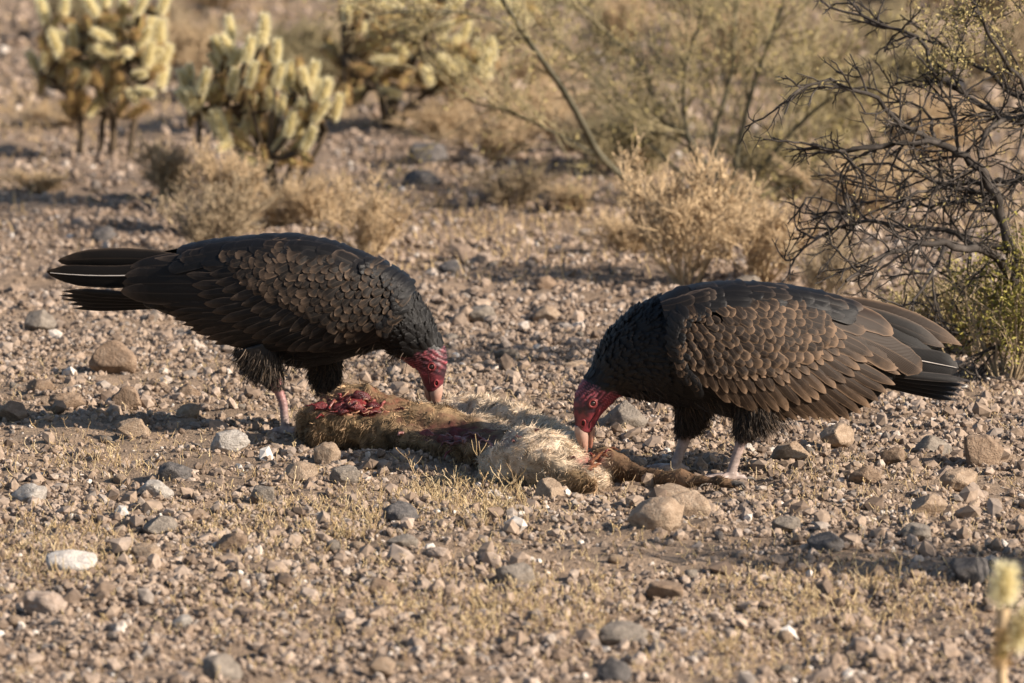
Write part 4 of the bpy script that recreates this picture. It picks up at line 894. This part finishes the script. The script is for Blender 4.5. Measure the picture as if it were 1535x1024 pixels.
# green-barked tree with slanting limbs
def palo_verde():
    base = G(1088, 312); Yb = base[1]; O = base; r = np.random.default_rng(90)
    root = thing('palo_verde_tree', 'open green-barked desert tree with slanting limbs and fine olive foliage', 'tree', tuple(base))
    limbs = [([(1086, 312), (1040, 322), (981, 312), (951, 281), (900, 234), (876, 190), (849, 142), (819, 98), (785, 51), (751, -5), (730, -50)], 9, -.7), ([(778, 44), (740, 30), (697, 20), (640, 16), (560, 22)], 4, -.35), ([(897, 234), (853, 210), (819, 193), (760, 168), (697, 149)], 3, -.25),
             ([(1085, 312), (1070, 215), (1085, 150), (1100, 86), (1104, -40)], 6, .1), ([(1090, 312), (1102, 245), (1121, 159), (1141, 95), (1166, 26), (1185, -40)], 6, -.05), ([(1092, 312), (1115, 285), (1141, 253), (1192, 193), (1235, 155), (1310, 100)], 6, -.15), ([(1092, 305), (1110, 245), (1160, 205), (1190, 130), (1215, 70)], 4, .2),
             ([(1084, 310), (1040, 235), (1029, 206), (986, 172), (969, 107), (926, 64), (880, 20), (850, -30)], 6, .15), ([(1070, 260), (1030, 200), (1025, 133), (1029, 95), (1046, 43), (1060, -30)], 4, -.2), ([(1092, 312), (1130, 296), (1175, 279), (1244, 262), (1300, 235)], 4, .1), ([(1080, 305), (1010, 250), (950, 190), (900, 130), (840, 60)], 4, .35)]
    tb = Buf(); paths = []; tips = []
    for k, (pl, w, dy) in enumerate(limbs):
        pl = smooth_rings(np.array(pl, float), 3); n = len(pl); yy = Yb + dy * np.linspace(0 if pl[0][1] > 290 else .8, 1.4, n); P = at(pl[:, 0], pl[:, 1], yy)
        if pl[0][1] > 300: P[0, 2] = min(P[0, 2], float(hgt(P[0, 0], P[0, 1])) - .02)
        s = (Yb + CAMD) / FPX; b = Buf(); tube(b, P - O, np.linspace(w, w * .45, n) * .8 * s, 7); link('limb', b.mesh('limb', [M['bark_green']]), root)
        for q in range(int(n * .62) if k == 0 else 3, n, 1):
            for _ in range(2):
                d = P[q] - P[q - 1]; d /= np.linalg.norm(d); grow(paths, P[q], d * .8 + r.normal(0, .55, 3) + [0, 0, .25], r.uniform(.12, .26), .0022, 2, r, .04, .2, (3, 4), .62, .5, .1, 0, tips, .6)
    t = build_tubes(paths, 0, 9, 3); link('twigs', t.mesh('twigs', [M['twig_olive']], origin=O), root)
    V, F = leaves(tips, 9000, .0058, r, .012); link('crown', mesh_np('crown', V - O, F, False, mats=[M['leaf_olive']]), root)
palo_verde()

# dark thorny bush with crooked limbs
def thorn_bush():
    base = G(1528, 566); Yb = base[1]; O = base; r = np.random.default_rng(91); s = (Yb + CAMD) / FPX
    root = thing('thorn_bush', 'bare dark thorny bush with crooked interlaced grey branches', 'bush', tuple(base))
    z = lambda L: [(1180 + a / 1.707, b / 1.707) for a, b in L]
    limbs = [(z([(592, 968), (600, 850), (588, 740), (568, 640), (545, 560), (530, 490), (490, 430), (440, 390), (380, 370), (300, 365), (200, 380), (120, 390), (60, 370)]), 11, -.1), (z([(640, 430), (600, 455), (540, 465), (470, 465), (400, 470), (330, 440), (230, 420), (150, 440)]), 6, .1),
             (z([(660, 330), (600, 310), (530, 285), (440, 240), (380, 190), (330, 95), (230, 60), (110, 20)]), 6.5, .05), (z([(650, 280), (600, 250), (520, 195), (430, 140), (340, 100), (260, 70)]), 5, .15), (z([(640, 300), (606, 230), (560, 150), (510, 80), (480, 0), (470, -40)]), 5, -.15),
             (z([(400, 370), (340, 345), (290, 320), (230, 260), (140, 215), (60, 215), (10, 245)]), 5.5, -.2), (z([(590, 740), (540, 660), (480, 640), (400, 625), (300, 630), (200, 680), (150, 720)]), 8.5, -.25), (z([(570, 640), (480, 620), (400, 590), (280, 575), (170, 570), (110, 590), (20, 660)]), 5.5, .0),
             (z([(170, 570), (150, 530), (50, 505)]), 3, 0), (z([(405, 630), (350, 740), (280, 805)]), 3.5, -.3), (z([(660, 290), (606, 300), (540, 310), (500, 350), (490, 400), (500, 440)]), 6, -.05), (z([(530, 500), (420, 480), (330, 490), (280, 540), (240, 560)]), 4, -.15),
             (z([(170, 570), (140, 480), (150, 420), (210, 390)]), 3, -.1), (z([(560, 600), (500, 520), (420, 520), (340, 530), (260, 510), (200, 460)]), 4, .2), (z([(380, 360), (350, 280), (260, 250)]), 3.5, .1), (z([(440, 390), (430, 300), (400, 230), (380, 150)]), 3.5, 0), (z([(592, 800), (520, 760), (440, 700), (380, 690)]), 4, .1),
             (z([(596, 960), (640, 700), (680, 480), (700, 300), (690, 150)]), 11, .1), (z([(668, 600), (640, 430)]), 7, .1), (z([(690, 420), (660, 330)]), 7, .1), (z([(694, 340), (650, 285)]), 6, .1), (z([(600, 900), (560, 880), (500, 900), (440, 930), (380, 960)]), 4, -.1), (z([(600, 880), (540, 840), (480, 850), (400, 840)]), 4, .15)]
    paths = []; tips = []
    for pl, w, dy in limbs:
        pl = smooth_rings(np.array(pl, float), 3); n = len(pl); P = at(pl[:, 0], pl[:, 1], Yb + dy * np.linspace(.2, 1.6, n)); P[1:-1] += r.normal(0, .003, (n - 2, 3))
        b = Buf(); tube(b, P - O, np.linspace(w * 1.9, max(w * .5, 2.0), n) * .5 * s, 7); link('limb', b.mesh('limb', [M['bark_dark']]), root)
        for q in range(2, n):
            for _ in range(2):
                if r.random() < .45: continue
                d = P[q] - P[q - 1]; d /= np.linalg.norm(d); grow(paths, P[q], d * .6 + r.normal(0, .75, 3), r.uniform(.05, .13), .0026, 2, r, .016, .16, (2, 3), .58, .7, .0, .34, tips, .66, .07)
    link('twigs', build_tubes(paths, 0, 9, 4).mesh('twigs', [M['bark_dark']], origin=O), root)
    tp = np.array(tips); qx, qy = to_px(tp); up_ = tp[(qx > 1370) & (qy < 110)]
    V, F = leaves(tips, 700, .0035, r, .008); V2, F2 = leaves(up_, 3200, .0042, r, .016); V = np.concatenate([V, V2]); F = np.concatenate([F, F2 + len(F) * 4]); link('leaflets', mesh_np('leaflets', V - O, F, False, mats=[M['leaf_olive']]), root)
thorn_bush()
def leafy_shrub(px, py, hpx, spread, nst, nl, label, seed, leafmat, jitter=.012, dyy=-.12):
    p = G(px, py); p = p + [0, dyy, 0]; p[2] = float(hgt(p[0], p[1])); O = p; r = np.random.default_rng(seed); s = (p[1] + CAMD) / FPX; paths, tips = [], []
    root = thing('leafy_shrub', label, 'shrub', tuple(p))
    for k in range(nst):
        a = r.uniform(0, 6.28); q = r.uniform(.1, spread); grow(paths, p + [math.cos(a) * .015, math.sin(a) * .015, -.01], (math.cos(a) * q, math.sin(a) * q, 1), hpx * s * r.uniform(.5, .8), .003, 2, r, .03, .2, (3, 5), .5, .55, .2, 0, tips, .6)
    link('stems', build_tubes(paths, 0, 9, 4).mesh('stems', [M['twig_grey']], origin=O), root)
    V, F = leaves(tips, nl, .0048, r, jitter); link('foliage', mesh_np('foliage', V - O, F, False, mats=[M[leafmat]]), root)
leafy_shrub(1505, 560, 250, .75, 20, 6000, 'yellow-green leafy shrub growing at the foot of the thorny bush', 61, 'leaf_green')
leafy_shrub(1400, 530, 160, 1.1, 26, 2600, 'wiry olive shrub under the thorny branches behind the brown vulture tail', 62, 'leaf_olive', dyy=.05)
leafy_shrub(1470, 545, 160, 1.0, 26, 3000, 'wiry olive tangle between the leafy shrub and the vulture tail', 63, 'leaf_olive', dyy=.15)

# teddy-bear cholla cacti
def joint_mesh(seed, mat, n=1100):
    """one spiny joint, unit length along Z, its spines joined into the same skin"""
    r = np.random.default_rng(seed); b = Buf(); t = np.linspace(0, 1, 9); rad = .17 * np.clip(np.sin(np.clip(t * .9 + .08, 0, 1) * np.pi), .12, 1) ** .5
    tube(b, np.stack([.03 * np.sin(t * 3), 0 * t, t], -1), rad, 10); nb = len(b.f)
    z = r.uniform(.02, 1.0, n); a = r.uniform(0, 6.28, n); rr = np.interp(z, t, rad) * .95; P = np.stack([rr * np.cos(a), rr * np.sin(a), z], -1)
    D = np.stack([np.cos(a), np.sin(a), (z - .45) * 1.7], -1) + r.normal(0, .33, (n, 3)); strands(b, P, D, r.uniform(.20, .36, n), .0085, .0, .05, None, seed)
    me = b.mesh('joint', [M['cholla_skin'], M[mat]], smooth=False); mi = np.ones(len(me.polygons), np.int32); mi[:nb] = 0; me.polygons.foreach_set('material_index', mi); return me
JOINT = [joint_mesh(k, 'spine') for k in (1, 2, 3)]; JOINT_OLD = [joint_mesh(k, 'spine_old', 600) for k in (4, 5)]
def cholla(label, base_px, trunks, joints, filler, seed, ydepth=.16):
    base = G(*base_px); Yb = base[1]; O = base; s = (Yb + CAMD) / FPX; r = np.random.default_rng(seed)
    root = thing('cholla_cactus', label, 'cactus', tuple(base))
    nodes = []
    for pl, w in trunks:
        pl = smooth_rings(np.array(pl, float), 3); n = len(pl); P = at(pl[:, 0], pl[:, 1], Yb + r.uniform(-ydepth, ydepth) * np.linspace(0, 1, n) ** .8)
        if abs(pl[0][1] - base_px[1]) < 60: P[0] = [P[0][0], P[0][1], float(hgt(P[0][0], P[0][1])) - .01]
        b = Buf(); tube(b, P - O, np.linspace(w, w * .6, n) * .5 * s, 8); link('trunk', b.mesh('trunk', [M['cholla_wood']]), root); nodes += list(P[n // 3:])
    def joint(p, d, L, old):
        o = link('joint', (JOINT_OLD if old else JOINT)[int(r.integers(2 if old else 3))], root, tuple(p - O)); d = Vector(d).normalized()
        o.rotation_mode = 'QUATERNION'; o.rotation_quaternion = d.to_track_quat('Z', 'Y') @ Matrix.Rotation(r.uniform(0, 6.28), 4, 'Z').to_quaternion(); o.scale = (L * .72, L * .72, L); return p + np.array(d) * L
    for x0, y0, x1, y1 in joints:                     # joints one can tell apart
        yy = Yb + r.uniform(-ydepth, ydepth * .2); a = at(x0, y0, yy); c = at(x1, y1, yy); joint(c, (a - c) + [0, r.uniform(-.2, .2) * s * 20, 0], max(np.linalg.norm(a - c) * 1.1, 36 * s), False)
        k = np.argmin([np.linalg.norm(c - q) for q in nodes]); q0 = nodes[k]; m = (q0 + c) / 2 - [0, 0, .1 * np.linalg.norm(c - q0)]
        b = Buf(); tube(b, smooth_rings(np.array([q0, m, c]), 4) - O, np.linspace(9, 7, 9) * .5 * s, 7); link('branch', b.mesh('branch', [M['cholla_wood']]), root)
        dist = np.linalg.norm(c - q0)
        for f in np.arange(.35, .96, max(.34, 34 * s / max(dist, .01))):
            e = q0 * (1 - f) + c * f; joint(e, ((c - q0) + r.normal(0, .6 * dist, 3)) * [1, .4, 1] + [0, 0, .3 * dist], r.uniform(28, 36) * s, r.random() < .7)
    for (n, cx, cy, sx, sy) in filler:
        for _ in range(n):
            x, y = cx + r.uniform(-1, 1) * sx, cy + r.uniform(-1, 1) * sy; c = at(x, y, Yb + r.uniform(-ydepth, ydepth)); k = np.argmin([np.linalg.norm(c - q) for q in nodes]); q0 = nodes[k]
            b = Buf(); tube(b, np.array([q0, (q0 + c) / 2 - [0, 0, .01], c]) - O, np.array([7, 6, 6]) * .5 * s, 6); link('branch', b.mesh('branch', [M['cholla_wood']]), root)
            joint(c - (c - q0) * .2, (c - q0) * [1, .35, 1] + np.array([0, 0, .04]), r.uniform(28, 37) * s, r.random() < .65)
cholla('spiny pale yellow cholla cactus standing behind the dark vulture back', (412, 303),
       [([(415, 303), (405, 250), (398, 200), (392, 140), (390, 90)], 17), ([(420, 300), (440, 240), (455, 190), (470, 160)], 12), ([(400, 290), (370, 235), (340, 215)], 10), ([(398, 220), (350, 165), (310, 140), (285, 130)], 11), ([(440, 285), (470, 235), (490, 195)], 9), ([(298, 215), (300, 180), (295, 150)], 8), ([(378, 300), (388, 262), (400, 235)], 9)],
       [(343, 30, 347, 62), (397, 28, 393, 66), (325, 66, 335, 90), (375, 68, 368, 92), (415, 70, 412, 95), (356, 88, 345, 100), (440, 120, 425, 135), (422, 100, 412, 130), (472, 98, 460, 135), (492, 124, 478, 160), (508, 150, 500, 178), (437, 178, 430, 205), (325, 172, 338, 212), (362, 200, 352, 216), (272, 110, 285, 145), (310, 108, 300, 140), (350, 118, 345, 140), (435, 108, 432, 130), (450, 160, 440, 185), (485, 160, 470, 180), (404, 140, 400, 165), (300, 130, 296, 160), (270, 140, 290, 165), (378, 108, 372, 130), (462, 210, 455, 225), (340, 65, 352, 85)],
       [(34, 400, 160, 85, 55), (22, 410, 215, 65, 35), (10, 300, 150, 28, 28), (8, 440, 160, 50, 30)], 201)
cholla('taller many-stemmed cholla cactus with woody legs, standing apart from the shrubs', (150, 236),
       [([(118, 245), (122, 200), (115, 160), (90, 130), (65, 110)], 11), ([(168, 230), (170, 180), (160, 140), (150, 90), (140, 50)], 12), ([(195, 212), (207, 160), (215, 120), (222, 85)], 11), ([(150, 190), (165, 165), (195, 150), (235, 135)], 9), ([(170, 170), (185, 110), (200, 60), (210, 10)], 10)],
       [(60, 2, 70, 36), (97, 8, 92, 34), (78, 50, 90, 84), (109, 50, 110, 76), (135, 48, 136, 84), (128, -6, 145, 24), (176, 32, 180, 66), (205, 24, 200, 52), (216, -4, 205, 20), (241, 36, 235, 80), (163, 52, 168, 72), (195, 66, 200, 96), (226, 72, 220, 100), (252, 76, 240, 102), (48, 88, 60, 110), (85, 90, 95, 120), (130, 90, 128, 120), (160, 85, 158, 115), (250, -8, 240, 20), (160, -10, 155, 15), (185, 5, 182, 35)],
       [(44, 150, 90, 85, 45), (16, 215, 120, 40, 28), (16, 95, 115, 42, 28), (24, 158, 150, 55, 28)], 202)
cholla('dark bushy cholla cactus with yellow-tipped arms below the slanting limb', (592, 196),
       [([(590, 200), (586, 150), (575, 110), (560, 60), (545, 10)], 17), ([(600, 170), (640, 140), (690, 110), (740, 95)], 11), ([(585, 150), (620, 100), (640, 50), (650, 0)], 12), ([(580, 140), (540, 110), (515, 80)], 10)],
       [(684, 60, 680, 92), (716, 70, 704, 97), (658, 90, 668, 112), (732, 88, 718, 108), (650, 100, 655, 122), (700, 40, 690, 66), (560, 40, 556, 66), (610, 30, 604, 56), (530, 5, 534, 30)],
       [(62, 600, 80, 90, 70), (26, 665, 100, 75, 28), (18, 540, 110, 40, 35), (18, 600, 0, 95, 25)], 203, .25)
cholla('far cholla cactus with dull joints high on the slope', (820, 60), [([(820, 62), (815, 30), (810, 0), (800, -40)], 12)], [(800, 5, 805, 25), (780, 20, 790, 35)], [(12, 800, 5, 60, 30)], 204, .2)
# the single stem that stands close to the camera at the side
pc = at(1503, 880, -3.45)
cz = float(hgt(pc[0], pc[1])); s_c = (pc[1] + CAMD) / FPX
root = thing('spiny_cactus', 'single pale spiny cactus tip on a thin stem, standing clear of the gravel', 'cactus', (pc[0], pc[1], cz))
b = Buf(); tube(b, [[0, 0, -.02], [.004, 0, .08], [-.002, 0, .16], [.001, 0, pc[2] - cz - .03]], [.008, .0075, .008, .010], 9); link('stem', b.mesh('stem', [M['twig_tan']]), root)
for (dx, dz, L, ex, old) in ((0, -.022, .052, .05, False), (.012, -.085, .06, .5, False), (-.004, -.11, .05, .1, True), (.022, -.06, .055, .9, True)):
    o = link('joint', (JOINT_OLD if old else JOINT)[0], root, (dx, 0, pc[2] - cz + dz)); o.rotation_euler = (.15, ex, .3); o.scale = ((L * 1.2, L * 1.2, L) if ex == .05 else (L, L, L))

# ------------------------------------------------------------------ dry weeds
STRAW = np.array([[.56, .43, .24], [.48, .35, .19], [.64, .51, .32], [.38, .27, .16]])
def sprig(b, p, h, r, forks=3):
    col = STRAW[int(r.integers(4))] * r.uniform(.8, 1.2); d = np.array([r.normal(0, .42), r.normal(0, .42), 1]); n = 5; P = [np.array(p, float)]
    for k in range(n): d = d + r.normal(0, .22, 3) * [1, 1, .3]; P.append(P[-1] + d / np.linalg.norm(d) * h / n)
    P = np.array(P); w = .0010 if h < .03 else .0012; tube(b, P, np.linspace(w, w * .55, n + 1), 3, col)
    for _ in range(int(r.integers(max(forks - 2, 0), forks + 1))):
        i = int(r.integers(1, n)); dd = np.array([r.normal(0, .9), r.normal(0, .6), r.uniform(.3, 1.0)]); dd /= np.linalg.norm(dd); L = h * r.uniform(.2, .5); q = P[i] + dd * (np.linspace(0, 1, 4) * L)[:, None] + r.normal(0, .0012, (4, 3)); q[0] = P[i]
        q[2:] += np.array([[0, 0, .12 * L], [0, 0, .35 * L]]); tube(b, q, np.linspace(w * .8, w * .6, 4), 3, col * r.uniform(.85, 1.2))
        if r.random() < .22: tube(b, np.array([q[-1], q[-1] + [0, 0, .0022]]), [.0017, .0009], 4, col * 1.15)
# clear single stalks around the carcass
r = np.random.default_rng(55)
TALL = [(622, 712, 46), (640, 722, 40), (688, 735, 34), (700, 728, 30), (735, 722, 82), (748, 728, 60), (757, 735, 50), (772, 740, 56), (785, 736, 40), (720, 735, 36), (662, 728, 30), (655, 738, 34), (805, 745, 34), (1010, 728, 34), (1240, 905, 50), (1300, 880, 54), (1385, 900, 58), (1345, 885, 60), (1440, 930, 90), (1190, 900, 52), (1160, 890, 40), (1100, 880, 40), (640, 880, 50), (600, 920, 50), (560, 930, 54), (820, 940, 54), (790, 920, 46), (700, 960, 46), (860, 955, 44), (1030, 985, 46), (480, 780, 34), (530, 800, 46), (560, 795, 44), (440, 735, 36), (90, 880, 40), (130, 870, 30), (45, 850, 44), (390, 850, 32), (1000, 800, 22), (195, 600, 20)]
for px, py, h in TALL:
    p = G(px, py); s = (p[1] + CAMD) / FPX; b = Buf(); sprig(b, (0, 0, -.004), h * s, r, 4)
    if r.random() < .6: sprig(b, (.004, .003, -.004), h * s * .7, r, 3)
    o = link('dry_stalk', b.mesh('dry_stalk', [M['straw']]), None, tuple(p))
    near = 590 < px < 820 and py < 750
    tag(o, 'thin forked straw stalk standing in front of the carcass' if near else 'thin forked straw stalk standing in open gravel', 'weed', 'straw stalks before the carcass' if near else 'straw stalks in the gravel')
PATCH = [(520, 700, 420, 760, 900), (560, 900, 690, 800, 1000), (620, 800, 720, 800, 900)]
def dense(x, y):
    px, py = to_px(np.array([x, y, 0.0])); q = .055
    for cx, cy, sx, sy, a in ((690, 755, 130, 40, .95), (520, 790, 80, 45, .7), (730, 920, 190, 60, .75), (1250, 900, 190, 55, .6), (90, 830, 120, 60, .65), (380, 790, 110, 60, .45), (1120, 980, 200, 45, .4), (420, 930, 160, 60, .4), (1290, 740, 200, 60, .25), (180, 700, 160, 40, .3)):
        q = max(q, a * math.exp(-((px - cx) / sx) ** 2 - ((py - cy) / sy) ** 2))
    return q
b = Buf(); n = 0
while n < 7400:
    y = r.uniform(-3.2, 1.6); x = r.uniform(-1, 1) * ((y + CAMD) * .0668 + .4)
    if r.random() > dense(x, y) * (.7 + .6 * float(vn(x / .07, y / .07, 41))): continue
    sprig(b, (x, y, float(hfine(x, y)) - .003), r.uniform(.012, .026) * (1 + .9 * dense(x, y) * r.random()), r, 2); n += 1
o = link('dry_grass', b.mesh('dry_grass', [M['straw']])); tag(o, 'short straw-coloured dry weeds thinly covering the gravel', 'dry grass', kind='stuff')
b = Buf(); n = 9000; yy = r.uniform(-3.2, 2.2, n); xx = r.uniform(-1, 1, n) * ((yy + CAMD) * .0668 + .4); kp = np.array([r.random() < .25 + dense(a, c) for a, c in zip(xx, yy)]); xx, yy = xx[kp], yy[kp]; n = len(xx)
Dv = np.stack([r.normal(0, 1, n), r.normal(0, 1, n), r.uniform(0, .5, n)], -1); strands(b, np.stack([xx, yy, hfine(xx, yy) + .003], -1), Dv, r.uniform(.008, .026, n), .0007, 0, .35, STRAW[r.integers(0, 4, n)] * r.uniform(.7, 1.15, (n, 1)), 8)
o = link('straw_litter', b.mesh('straw_litter', [M['straw']])); tag(o, 'broken straw bits lying loose over the gravel', 'straw', kind='stuff')

# shrubs standing just past the frame's edge on the sunny side: they shade the gravel in front
for (x, y, h, w, k) in ((1.80, -1.85, 1.0, .42, 1), (1.50, -1.60, .62, .34, 0)):
    o = thing('dry_shrub', 'tan shrub past the dark round stone, shading the gravel' if k else 'second tan shrub past the dark round stone, further up', 'shrub', (x, y, float(hgt(x, y))))
    for nm, me in zip(('stems', 'twigs'), MOULD[k]):
        q = link(nm, me, o); q.scale = (w, w, h)

# golden dry grass over the ground farther back
r = np.random.default_rng(66); b = Buf(); n = 75000; yy = 3.0 + 15 * r.random(n) ** 1.15; xx = r.uniform(-1, 1, n) * ((yy + CAMD) * .0668 + .5 + .08 * (yy - 2))
q = .5 + .9 * vn(xx / .9, yy / 1.6, 51) + .45 * vn(xx / .25, yy / .4, 52); kp = r.random(n) < np.clip(q, .06, 1) * np.clip((yy - 2.6) / 2.5, 0, 1); xx, yy = xx[kp], yy[kp]; n = len(xx)
Dv = np.stack([r.normal(0, .45, n), r.normal(0, .45, n), np.ones(n)], -1)
strands(b, np.stack([xx, yy, hgt(xx, yy) - .003], -1), Dv, r.uniform(.012, .05, n), .0016, .1, .2, np.array([.56, .41, .22]) * r.uniform(.65, 1.2, (n, 1)), 9)
o = link('golden_grass', b.mesh('golden_grass', [M['straw']])); tag(o, 'golden dry grass thinly covering the far gravel between cacti and shrubs', 'dry grass', kind='stuff')
